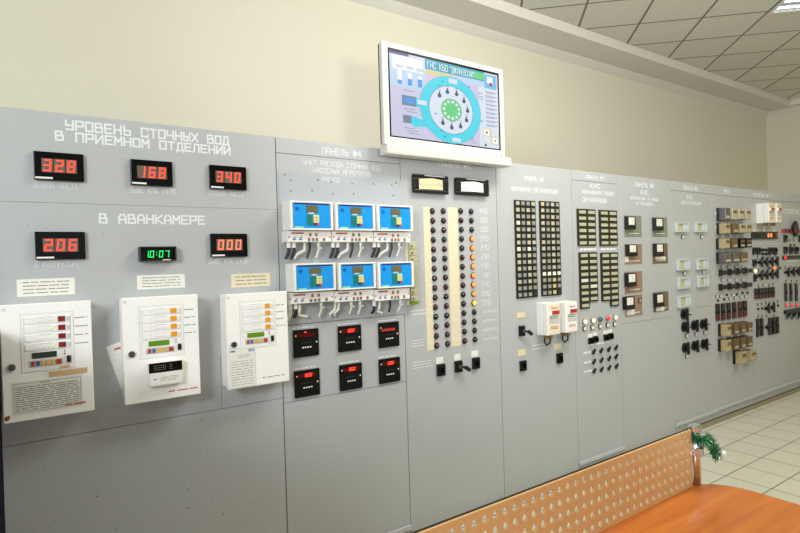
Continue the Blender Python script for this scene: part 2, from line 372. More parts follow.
SEG = {'0': 'abcdef', '1': 'bc', '2': 'abged', '3': 'abgcd', '4': 'fgbc', '5': 'afgcd', '6': 'afgedc', '7': 'abc', '8': 'abcdefg', '9': 'abcdfg', ' ': ''}
def seg_digit(on, off, ch, x0, x1, z0, z1, y, mon, moff):
    t = (x1 - x0) * 0.2; zm = (z0 + z1) / 2; g = t * 0.08; sk = (x1 - x0) * 0.10
    R = {'a': (x0, x1, z1 - t, z1), 'd': (x0, x1, z0, z0 + t), 'g': (x0, x1, zm - t / 2, zm + t / 2), 'f': (x0, x0 + t, zm + g, z1 - g), 'b': (x1 - t, x1, zm + g, z1 - g), 'e': (x0, x0 + t, z0 + g, zm - g), 'c': (x1 - t, x1, z0 + g, zm - g)}
    for k, (a, b, c, d) in R.items():
        lit = k in SEG[ch]; mb = on if lit else off
        if mb is None: continue
        f = lambda z: sk * (z - zm) / (z1 - z0) * 2
        mb.poly([(a + f(c), c), (b + f(c), c), (b + f(d), d), (a + f(d), d)], y, y - (0.0012 if lit else 0.0008), mon if lit else moff)

# ------------------------------------------------------------------ room shell
YW, ZC = 4.03 - CAM_D, EYE + 2.347           # back wall, tiled ceiling
ZS = EYE + 2.265                              # plaster soffit
XE, XL, YR = 10.31, -3.2, -6.2
struct(MB().box(XL, XE, YR, YW, -0.1, 0, 'floor_tiles'), 'floor')
struct(MB().box(-0.04, XE, -0.075, 0.0, -0.001, 0.0015, 'floor_border'), 'trim_1')
struct(MB().box(XL, XE + 0.15, YW, YW + 0.15, 0, ZC + 0.1, 'wall_paint'), 'wall_back')
struct(MB().box(XE, XE + 0.15, YR, YW, 0, ZC + 0.1, 'wall_paint'), 'wall_right')
struct(MB().box(XL - 0.15, XL, YR, YW, 0, ZC + 0.1, 'wall_paint'), 'wall_left')
wb = MB(); wb.box(XL, -2.6, YR - 0.15, YR, 0, ZC + .1, 'wall_paint'); wb.box(-2.6, 3.0, YR - .15, YR, 0, .9, 'wall_paint'); wb.box(-2.6, 3.0, YR - .15, YR, 2.9, ZC + .1, 'wall_paint'); wb.box(3.0, XE, YR - .15, YR, 0, ZC + .1, 'wall_paint')
struct(wb, 'wall_front')
wi = MB(); wi.frame(-2.6, 3.0, .9, 2.9, YR - .1, YR - .04, .06, 'trim_white'); wi.box(-.75, -.69, YR - .1, YR - .04, .96, 2.84, 'trim_white'); wi.box(1.1, 1.16, YR - .1, YR - .04, .96, 2.84, 'trim_white')
struct(wi, 'window_1')
YSE, XSE = 3.62 - CAM_D, 10.1
struct(MB().box(XL, XSE - .02, YR, YSE - .02, ZC, ZC + 0.08, 'ceiling_tiles'), 'ceiling')
sf = MB(); sf.box(XL, XE, YSE, YW, ZS, ZC + .08, 'soffit_paint'); sf.box(XSE, XE, YR, YSE, ZS, ZC + .08, 'soffit_paint'); struct(sf, 'trim_2')
def prism_x(mb, x0, x1, prof, m):   # prof in (y, z)
    n = len(prof); vs = [(x0, y, z) for y, z in prof] + [(x1, y, z) for y, z in prof]
    return mb.add(vs, [tuple(range(n)), tuple(range(2 * n - 1, n - 1, -1))] + [(i, (i + 1) % n, n + (i + 1) % n, n + i) for i in range(n)], m)
def prism_y(mb, y0, y1, prof, m):   # prof in (x, z)
    n = len(prof); vs = [(x, y0, z) for x, z in prof] + [(x, y1, z) for x, z in prof]
    return mb.add(vs, [tuple(range(n)), tuple(range(2 * n - 1, n - 1, -1))] + [(i, (i + 1) % n, n + (i + 1) % n, n + i) for i in range(n)], m)
c = MB(); prism_x(c, XL, XE, [(YW, ZS), (YW - .07, ZS), (YW - .06, ZS - .018), (YW - .018, ZS - .06), (YW, ZS - .075)], 'trim_white'); struct(c, 'trim_3')
c = MB(); prism_y(c, YR, YW, [(XE, ZS), (XE - .07, ZS), (XE - .06, ZS - .018), (XE - .018, ZS - .06), (XE, ZS - .075)], 'trim_white'); struct(c, 'trim_4')
c = MB(); prism_x(c, XL, XSE, [(YSE, ZS - .004), (YSE - .012, ZS - .004), (YSE - .03, ZC - .02), (YSE - .03, ZC), (YSE, ZC)], 'trim_white'); struct(c, 'trim_5')
c = MB(); prism_y(c, YR, YSE, [(XSE, ZS - .004), (XSE - .012, ZS - .004), (XSE - .03, ZC - .02), (XSE - .03, ZC), (XSE, ZC)], 'trim_white'); struct(c, 'trim_6')

# ceiling lamp: a square louvre luminaire filling one diagonal tile
def cl(a, b):            # tile axes -> world
    return (a + b) / 2 ** .5, (a - b) / 2 ** .5 - CAM_D
def ceiling_lamp(a, b, label):
    cx, cy = cl(a + .3, b + .3); t = thing('ceiling_light', label, 'ceiling light', (cx, cy, ZC), 'square louvre ceiling lights')
    t.rotation_euler.z = math.pi / 4; o0 = Vector((cx, cy, ZC))
    def loc(mb): mb.v = [tuple(Vector(p) + o0) for p in mb.v]; return mb
    h = MB(); h.box(-.29, .29, -.29, .29, -.004, 0, 'lamp_reflector')
    for q in (-.29, .28): h.box(q, q + .01, -.29, .29, -.03, -.004, 'trim_white'); h.box(-.28, .28, q, q + .01, -.03, -.004, 'trim_white')
    loc(h).build('housing', t)
    g = MB()
    for k in range(1, 4):
        x = -.28 + k * .14; prism_y(g, -.28, .28, [(x - .018, -.006), (x + .018, -.006), (x + .003, -.026), (x - .003, -.026)], 'lamp_reflector')
    for k in range(1, 9):
        y = -.28 + k * .0622; g.box(-.28, .28, y - .002, y + .002, -.026, -.006, 'lamp_reflector')
    loc(g).build('louvre', t)
    for k in range(4):
        u = MB(); x = -.21 + k * .14
        u.box(x - .009, x + .009, -.27, .27, -.022, -.006, 'lamp_tube')
        loc(u).build('tube', t, bevel=.006)
ceiling_lamp(5.44, 2.69, 'square louvred light set in the tiled ceiling at the upper right corner')

# ------------------------------------------------------------------ control panels
BX = [-0.04, 1.141, 1.922, 2.712, 3.507, 4.094, 4.882, 5.632, 6.449, 7.136, 8.00]
PT = 2.293
def panel(i, label, plates, plinth=0.07, low=None):
    x0, x1 = BX[i], BX[i + 1]
    t = thing('control_panel', label, 'control panel', ((x0 + x1) / 2, .22, 0), 'grey steel control panels')
    MB().box(x0 + .001, x1 - .001, .012, .45, 0.0, PT - .012, 'seam_dark').build('cabinet_body', t)
    MB().box(x0 + .002, x1 - .002, .012, .45, PT - .012, PT, 'panel_paint').build('top_plate', t)
    for (a, b, c, d) in plates:
        MB().box(a, b, 0, .012, c, d, 'panel_paint').build('front_plate', t, bevel=.0015)
    if low == 'rail':
        MB().box(x0 + .002, x1 - .002, -.016, 0, plinth - .030, plinth, 'panel_edge').build('base_rail', t, bevel=.003)
        mb = MB(); mb.box(x0 + .002, x1 - .002, 0.002, .012, .012, plinth, 'panel_paint'); mb.box(x0 + .002, x1 - .002, 0.004, .012, 0, .012, 'seam_dark'); mb.build('kick_plate', t)
    else:
        MB().box(x0 + .002, x1 - .002, 0.003, .012, 0, plinth, 'grime').build('base_strip', t)
    return t
g = .0022
def std(i, zs, plinth=.07):
    """full width plates cut at the heights zs"""
    zz = [plinth] + zs + [PT]
    return [(BX[i] + g, BX[i + 1] - g, a + (.0012 if k else 0), b - .0012) for k, (a, b) in enumerate(zip(zz, zz[1:]))]

x0, x1 = BX[0], BX[1]
p1 = panel(0, 'wide grey steel panel with water level lettering, digit displays and three white boxes', [
    (x0 + g, x1 - g, P(50, 202.8)[1] + .0003, PT), (x0 + g, x1 - g, .951, P(50, 202.8)[1] - .0003), (x0 + g, x1 - g, .03, .949)], .03)
MB().box(x0 - .022, x0, -.012, .45, 0, PT, 'dark_blue').build('edge_strip', p1)
MB().box(.8242, .8256, -.0004, 0, .951, 1.2, 'seam_dark').build('seam', p1)
sc = MB()
for _ in range(26):
    sx, sz = random.uniform(0.05, 1.1), random.uniform(.25, .92); sc.cyl(sx, sz, random.uniform(.0015, .0035), -.0004, .0002, 'seam_dark', 8)
for _ in range(10):
    sx, sz = random.uniform(0.05, 1.1), random.uniform(1.5, 2.2); sc.cyl(sx, sz, .002, -.0004, .0002, 'rust', 8)
sc.build('chipped_paint', p1)
p4 = panel(1, 'grey steel panel numbered 4 behind the six blue controllers', std(1, [.921, 1.32, 2.212], .07), .07, 'rail')
MB().box(1.150, 1.945, -.003, 0, 1.325, 2.118, 'sheet_paint').build('cover_sheet', p4, bevel=.001)
p5 = panel(2, 'grey steel panel numbered 5 with columns of round lamps under two black meters', std(2, [], .014), .014)
p6 = panel(3, 'grey steel panel with two tall blocks of small square signal windows', std(3, [], .014), .014)
p7 = panel(4, 'narrow grey steel panel with pale oblong windows above rows of small toggles', std(4, [2.215], .075), .075, 'rail')
p8 = panel(5, 'grey steel panel with seven square meters on coloured backing plates', std(5, [1.067], .014), .014)
p9 = panel(6, 'grey steel panel with seven pale framed modules above black knobs', std(6, [2.205], .10), .10, 'rail')
p10 = panel(7, 'grey steel panel crowded with rows of clear relays', std(7, [2.2], .11), .11, 'rail')
p11 = panel(8, 'grey steel panel with a row of orange signal lamps under two white monitors', std(8, [2.198], .11), .11, 'rail')
p12 = panel(9, 'grey steel panel at the far end with a black oval knob', std(9, [2.196], .11), .11, 'rail')

t = thing('added_shade_cabinet', 'dark blue steel cabinet added out of view to shade the lower left of the wide panel', 'cabinet', (-.47, -.75, 0))  # unseen cabinet, added to block light from the wide panel's lower left
MB().box(-.86, -.075, -1.70, .2, .03, 1.44, 'dark_blue').build('body', t, bevel=.004)
MB().box(-.84, -.11, -1.68, .18, 0, .03, 'black_plastic').build('base', t)
for a_, b_ in ((-.855, -.471), (-.467, -.08)):
    d_ = MB().box(a_, b_, -1.718, -1.70, .04, 1.43, 'dark_blue').build('door', t, bevel=.003)
    hx = -.50 if a_ < -.5 else -.445; MB().box(hx - .008, hx + .008, -1.745, -1.718, .80, .92, 'steel').build('handle', d_, bevel=.003)

# lettering
text_px(p1, 'УРОВЕНЬ СТОЧНЫХ ВОД', 65.7, 120.0, 128.6, 228, 137.4, 145.2, .33)
text_px(p1, 'В ПРИЕМНОМ ОТДЕЛЕНИИ', 55.5, 131.0, 139.6, 229.6, 147.8, 154.8, .33)
text_px(p1, 'ЛЕВАЯ ЧАСТЬ', 33.3, 181.8, 187.6, 78, 184, 189.4, .18)
text_px(p1, 'ВЫШЕ КПК 243Б', 129.8, 187.2, 192.4, 175.4, 189.6, 194.2, .18)
text_px(p1, 'ПРАВАЯ ЧАСТЬ', 208.6, 190.8, 195.6, 243, 192.8, 196.8, .18)
text_px(p1, 'В АВАНКАМЕРЕ', 99.5, 213.4, 222, 204, 217, 224.6, .34)
text_px(p1, 'В КОЛЛЕКТОРЕ', 35.2, 261.6, 267.4, 79.5, 261, 266.2, .18)
text_px(p1, 'ВЫШЕ КПК 2436', 209, 259, 263.6, 247.8, 259, 263, .18)
text_px(p4, 'ПАНЕЛЬ №4', 322, 148.6, 155, 361, 150.2, 156, .2)
text_px(p4, 'УЧЕТ РАСХОДА СТОЧНЫХ ВОД', 303.5, 160.4, 165.2, 379.6, 165.2, 169.6, .2)
text_px(p4, 'НАСОСНЫХ АГРЕГАТОВ', 313.6, 168.2, 172.6, 370.2, 171.8, 176, .2)
text_px(p4, 'РАСХОД', 322.6, 177.2, 181.4, 339.4, 178, 182, .2, t=.003)
text_px(p5, 'ПАНЕЛЬ №5', 439, 162.4, 166.4, 470, 164.4, 168.4, .2)
text_px(p6, 'ПАНЕЛЬ №6', 524.2, 176.2, 180.2, 543.6, 177.6, 181.4, .2)
text_px(p6, 'АВАРИЙНАЯ СИГНАЛИЗАЦИЯ', 510.8, 187, 191.4, 557.8, 189.2, 193.2, .2)
text_px(p7, 'ПАНЕЛЬ №7', 585.5, 175.4, 178.6, 604, 176.6, 179.6, .2)
text_px(p7, 'КНС', 589.8, 183.8, 187.6, 599.6, 184.4, 188, .2)
text_px(p7, 'АВАРИЙНАЯ ОБЩАЯ', 582, 190.6, 194, 613.8, 192, 195.2, .2)
text_px(p7, 'СИГНАЛИЗАЦИЯ', 582.2, 197.8, 202, 606.4, 198.6, 202.4, .2)
text_px(p8, 'ПАНЕЛЬ №8', 635, 182, 186.4, 654, 184.2, 188.2, .2)
text_px(p8, 'КНС', 640.6, 190.2, 194.4, 648, 190.8, 195, .2)
text_px(p8, 'НАПРЯЖЕНИЕ НА ВВОДЕ', 630.4, 195.8, 199, 658.8, 198.6, 201.4, .2)
text_px(p8, 'И СЕКЦИЯХ', 636.8, 201.6, 204.6, 652.6, 203, 205.8, .2)
text_px(p9, 'ПАНЕЛЬ №9', 683.4, 185.4, 189.4, 697.2, 187, 190.6, .2)
text_px(p9, 'КНС', 686.8, 195, 198.8, 692.6, 195.4, 199, .2)
text_px(p9, 'ВЕНТИЛЯЦИЯ', 681.2, 201, 203.8, 701.2, 202.6, 205, .2)
text_px(p10, 'ПАНЕЛЬ', 723.6, 189.4, 192.4, 729, 190, 193, .2)
text_px(p11, 'ПАНЕЛЬ №11', 753, 192.8, 196, 771.2, 195, 197.6, .2)
text_px(p12, 'ОТОПЛЕНИЕ', 783.2, 208.4, 213, 799.6, 210.2, 214.4, .2)

def bolts(parent, pts, mat='steel', r=.006):
    mb = MB()
    for px, py in pts:
        x, z = P(px, py); mb.dome(x, z, r, -.0026, .003, mat, 8)
    mb.build('bolt_heads', parent, smooth=True)
bolts(p4, [(284.5, 174.5), (290.3, 180.5), (290.5, 190.6), (312, 190.4), (318, 180.4), (331, 182), (352, 183.6), (373, 183.8), (391.4, 184.6), (395.6, 183), (332.4, 193.6), (353.4, 193.6), (393, 195.6)])

# ------------------------------------------------------------------ digit displays on the level panel
def digit_display(rc, digits, kind, label, dx0=.14, dx1=.86, dz0=.27, dz1=.76):
    x0, x1, z0, z1 = rc; W, H = x1 - x0, z1 - z0
    t = thing('digit_display', label, 'display', ((x0 + x1) / 2, 0, z0), 'red digit displays on the level panel')
    b = MB(); b.box(x0, x1, -.018, 0, z0, z1, 'black_gloss'); b.build('bezel', t, bevel=.002)
    n = len(digits); a, e = x0 + W * dx0, x0 + W * dx1; p = (e - a) / n
    mat = 'segment_red' if kind == 'red' else 'segment_orange'
    for i, ch in enumerate(digits):
        u0, u1 = a + i * p + p * .03, a + (i + 1) * p - p * .03; c, d = z0 + H * dz0, z0 + H * dz1; q = MB()
        q.box(u0, u1, -.0192, -.018, c, d, 'segment_tile')
        seg_digit(q, q, ch, u0 + p * .16, u1 - p * .16, c + H * .035, d - H * .035, -.0192, mat, 'segment_off')
        q.box(u1 - p * .1, u1 - p * .06, -.0196, -.0192, c + H * .03, c + H * .06, 'segment_off'); q.build('digit', t)
    MB().box(x0 + W * .02, x0 + W * .36, -.019, -.018, z0 + H * .035, z0 + H * .10, 'paper').build('maker_strip', t)
digit_display(RC(33.4, 151.6, 83, 155, 83.8, 181.9, 33.8, 180), '328', 'red', 'black display reading 328 in red digits, above the words ЛЕВАЯ ЧАСТЬ')
digit_display(RC(130, 160, 171.3, 162, 172, 187, 130.2, 185), '168', 'red', 'black display reading 168 in red digits, middle of the upper row')
digit_display(RC(208.8, 165, 245, 168, 245.4, 191, 209, 188.5), '340', 'red', 'black display reading 340 in red digits, above the words ПРАВАЯ ЧАСТЬ')
digit_display(RC(34.7, 232, 84.4, 232, 85.3, 259, 35.2, 259.7), '206', 'red', 'black display reading 206 in red digits, above the words В КОЛЛЕКТОРЕ')
digit_display(RC(209.4, 234, 246, 233.6, 246.5, 256.7, 210.5, 257), '000', 'orange', 'black display reading 000 in pale orange digits, right of the green clock')
x0, x1, z0, z1 = RC(137.9, 247, 174.3, 246.6, 174.9, 261, 138.2, 261)
t = thing('digital_clock', 'small black clock reading 10:07 in green digits', 'clock', ((x0 + x1) / 2, 0, z0))
W, H = x1 - x0, z1 - z0
b = MB(); b.frame(x0, x1, z0, z1, -.04, 0, .006, 'black_plastic'); b.box(x0 + .006, x1 - .006, -.012, 0, z0 + .006, z1 - .006, 'black_gloss'); b.build('housing', t, bevel=.0015)
on = MB()
for i, ch in zip((0.16, .30, .55, .72), '1007'):
    seg_digit(on, None, ch, x0 + W * i, x0 + W * (i + .11), z0 + H * .25, z0 + H * .72, -.012, 'segment_green', None)
for q in (.4, .57): on.box(x0 + W * .475, x0 + W * .495, -.013, -.012, z0 + H * q, z0 + H * (q + .07), 'segment_green')
on.build('digits', t); MB().box(x0 + W * .6, x0 + W * .82, -.042, -.04, z0 + .002, z0 + .006, 'paper').build('maker_strip', t)

# paper notes
rnd = random.Random(3)
def note(rc, label, n, mat='paper'):
    x0, x1, z0, z1 = rc; t = thing('paper_note', label, 'paper note', ((x0 + x1) / 2, 0, z0), 'typed paper strips on the level panel')
    MB().box(x0, x1, -.0012, 0, z0, z1, mat).build('sheet', t)
    lines(MB(), x0 + .02, x1 - .02, z0 + .006, z1 - .006, n, -.0012, 'ink', rnd, .28).build('print', t)
note(RC(16.5, 279.7, 74.7, 277.5, 75, 294.6, 17, 296.6), 'white paper strip with typed lines above the leftmost white box', 4)
note(RC(136.8, 275.4, 184.7, 274, 185, 287.6, 137.2, 289.6), 'white paper strip with typed lines under the green clock', 4)
note(RC(231, 273.9, 270, 273, 270.3, 286, 231.4, 287.4), 'yellowed paper strip under the display reading 000', 3, 'old_paper')
# loose sheet behind the middle white box
t = thing('paper_sheet', 'tilted paper sheet with red handwriting tucked behind the middle white box', 'paper sheet', (P(120, 365)[0], 0, P(120, 389)[1]))
q = [P(105.5, 347), P(140, 334), P(150, 378), P(121, 389.5)]
MB().poly(q, -.001, -.004, 'paper').build('sheet', t)
mb = MB()
for k in range(3):
    a = P(114 + k * 2.6, 350.5 - k * .9); b = P(116 + k * 2.6, 347.6 - k * .9); mb.tube([(a[0], -.0045, a[1]), (b[0], -.0045, b[1])], .0022, 'red_ink', 5); c = P(116.2 + k * 2.6, 349.8 - k * .9); mb.tube([(b[0], -.0045, b[1]), (c[0], -.0045, c[1])], .0018, 'red_ink', 5)
for k in range(6):
    a = P(116 + k * .8, 355 + k * 5); b = P(128 + k * .6, 352 + k * 5); mb.tube([(a[0], -.0042, a[1]), (b[0], -.0042, b[1])], .0009, 'faint_line', 4)
mb.build('handwriting', t)

# ------------------------------------------------------------------ three white alarm boxes
D3 = .107
def alarm_box(rc, label, disp, lcd, notice, captions, leds):
    x0, x1, z0, z1 = rc; W, H = x1 - x0, z1 - z0; y = -D3
    t = thing('alarm_cabinet', label, 'alarm box', ((x0 + x1) / 2, 0, z0), 'white alarm boxes on the level panel')
    X = lambda u: x0 + W * u
    Z = lambda v: z1 - H * v
    MB().box(x0 + .006, x1 - .006, -D3 + .022, 0, z0 + .006, z1 - .006, 'white_enamel').build('housing', t, bevel=.003)
    d = MB().box(x0, x1, y, -D3 + .02, z0, z1, 'white_enamel').build('door', t, bevel=.004)
    l = MB(); l.cyl(X(.105), Z(.53), .014, y - .006, y, 'steel', 20); l.cyl(X(.105), Z(.53), .009, y - .008, y - .006, 'black_plastic', 16); l.box(X(.105) - .006, X(.105) + .006, y - .0095, y - .008, Z(.53) - .0015, Z(.53) + .0015, 'steel'); l.build('lock', d, smooth=False)
    m = MB().box(X(.21), X(.79), y - .0012, y, Z(.585), Z(.085), 'membrane').build('control_membrane', t)
    f = MB(); f.frame(X(.21), X(.79), Z(.585), Z(.085), y - .0018, y - .0012, .0016, 'faint_line'); f.box(X(.24), X(.242), y - .0018, y - .0012, Z(.56), Z(.12), 'faint_line'); f.box(X(.755), X(.757), y - .0018, y - .0012, Z(.56), Z(.12), 'faint_line'); f.build('outline', m)
    for k in range(4):
        v = .115 + k * .076
        mo = MB().box(X(.25), X(.75), y - .004, y - .0012, Z(v + .062), Z(v), 'membrane').build('channel_module', t, bevel=.001)
        MB().box(X(.615), X(.695), y - .006, y - .004, Z(v + .054), Z(v + .008), disp).build('window', mo)
        MB().box(X(.71), X(.745), y - .006, y - .004, Z(v + .052), Z(v + .012), 'module_white' if disp == 'red_window' else 'white_plastic').build('button', mo, bevel=.001)
        g_ = MB(); g_.box(X(.36), X(.362), y - .0046, y - .004, Z(v + .05), Z(v + .006), 'faint_line'); g_.box(X(.39), X(.55), y - .0046, y - .004, Z(v + .008), Z(v + .005), 'grey_line')
        for c_ in range(7): g_.box(X(.40 + c_ * .025), X(.406 + c_ * .025), y - .0046, y - .004, Z(v + .05), Z(v + .042), 'red_ink')
        g_.build('print', mo)
        if leds:
            e = MB(); e.cyl(X(.275), Z(v + .04), .004, y - .0055, y - .004, 'led_green', 8)
            if k: e.cyl(X(.555), Z(v + .018), .004, y - .0055, y - .004, 'led_green', 8); e.cyl(X(.54), Z(v + .036), .004, y - .0055, y - .004, 'led_green', 8)
            e.build('indicator_lights', mo)
        if captions:
            lines(MB(), X(.80), X(.955), Z(v + .042), Z(v + .022), 1, y, 'ink', rnd, .4).build('caption', d)
    MB().box(X(.32), X(.59), y - .003, y - .0012, Z(.475), Z(.425), lcd).build('display', t)
    s = MB().box(X(.285), X(.655), y - .0026, y - .0012, Z(.545), Z(.49), 'strip_grey').build('button_strip', t)
    for u, w_, c_ in ((.31, .038, 'button_red'), (.365, .038, 'button_blue'), (.42, .038, 'button_yellow'), (.475, .038, 'button_yellow'), (.53, .038, 'button_yellow'), (.582, .058, 'button_red')):
        MB().box(X(u), X(u + w_), y - .005, y - .0026, Z(.538), Z(.498), c_).build('button', s, bevel=.001)
    r = MB(); r.box(X(.70), X(.745), y - .008, y - .0012, Z(.535), Z(.475), 'black_plastic'); r.box(X(.705), X(.74), y - .011, y - .008, Z(.504), Z(.48), 'dark_red_window'); r.build('rocker_switch', t, bevel=.001)
    for v in (.43, .455): MB().cyl(X(.68), Z(v), .003, y - .003, y - .0012, 'button_red' if v < .44 else 'black_plastic', 8).build('indicator', t)
    if notice == 'large':
        n_ = MB().box(X(.10), X(.865), y - .001, y, Z(.935), Z(.66), 'paper').build('notice', d)
        pr = MB(); pr.frame(X(.115), X(.85), Z(.925), Z(.675), y - .0014, y - .001, .0015, 'ink'); pr.box(X(.40), X(.5), y - .0015, y - .001, Z(.69), Z(.684), 'ink'); lines(pr, X(.13), X(.83), Z(.915), Z(.70), 12, y - .001, 'ink', rnd, .4); pr.build('print', n_)
        MB().box(X(.50), X(.93), y - .0022, y - .001, Z(.645), Z(.60), 'tape').build('tape_strip', d); MB().box(X(.62), X(.73), y - .0022, y - .001, Z(.58), Z(.56), 'tape').build('tape_strip', d)
        rs = MB(); rs.dome(X(.04), Z(.955), .009, y, .003, 'rust', 7); rs.dome(X(.055), Z(.945), .006, y, .002, 'rust', 7); rs.build('rust_spot', d); lines(MB(), X(.66), X(.91), Z(.925), Z(.895), 1, y - .0012, 'red_ink', rnd, .4).build('handwriting', d)
    elif notice == 'corner':
        n_ = MB().box(X(.02), X(.44), y - .001, y, Z(.99), Z(.57), 'paper').build('notice', d)
        pr = MB(); pr.frame(X(.022), X(.438), Z(.988), Z(.572), y - .0014, y - .001, .0012, 'grey_line'); lines(pr, X(.05), X(.4), Z(.97), Z(.70), 10, y - .001, 'ink', rnd, .2); pr.box(X(.05), X(.12), y - .0015, y - .001, Z(.61), Z(.595), 'button_blue'); pr.box(X(.33), X(.42), y - .0015, y - .001, Z(.62), Z(.59), 'scr_line'); lines(pr, X(.16), X(.36), Z(.68), Z(.64), 2, y - .001, 'ink', rnd, .25); pr.build('print', n_)
        lines(MB(), X(.54), X(.92), Z(.935), Z(.905), 1, y, 'ink', rnd, .3).build('lettering', d)
    else:
        lines(MB(), X(.56), X(.96), Z(.945), Z(.915), 1, y, 'red_ink', rnd, .35).build('lettering', d)
    mk = MB(); mk.frame(X(.02), X(.045), Z(.05), Z(.03), y - .0006, y, .0015, 'grey_line'); mk.box(X(.05), X(.058), y - .0006, y, Z(.05), Z(.03), 'grey_line'); mk.build('logo', d)
    return t, X, Z
alarm_box(RC(0, 304.6, 91.5, 301, 94, 411.3, 2.2, 424, D3), 'white box with four dark red windows and a large typed notice', 'red_window', 'lcd_dark', 'large', True, True)
bx, X, Z = alarm_box(RC(122, 298, 198, 294.2, 200.6, 394.6, 124, 405, D3), 'white box with amber windows and a keypad unit on its door', 'amber_window', 'lcd_green', None, True, False)
alarm_box(RC(226.4, 294.3, 287.4, 291, 289.2, 381.2, 227.3, 390.4, D3), 'white box with amber windows and a notice taped in its lower corner', 'amber_window', 'lcd_green', 'corner', True, False)
# keypad unit on the middle box
t = thing('keypad_unit', 'small white unit with black top half fixed to the middle white box door', 'keypad', (X(.555), -D3, Z(.85)))
MB().box(X(.29), X(.73), -D3 - .034, -D3, Z(.85), Z(.625), 'white_plastic').build('housing', t, bevel=.006)
y = -D3 - .034
b = MB().box(X(.293), X(.727), y - .002, y, Z(.72), Z(.628), 'black_gloss').build('key_window', t, bevel=.001)
k = MB()
for r_ in range(3):
    for c_ in range(9):
        u = .40 + c_ * .024 + (.035 if c_ > 6 else 0); k.box(X(u - .045), X(u - .033), y - .0026, y - .002, Z(.658 + r_ * .02), Z(.65 + r_ * .02), 'segment_off')
k.build('print', b)
mb = MB(); mb.box(X(.345), X(.395), y - .0006, y, Z(.787), Z(.777), 'ink'); lines(mb, X(.435), X(.675), Z(.81), Z(.76), 3, y, 'ink', rnd, .25); mb.build('lettering', t)

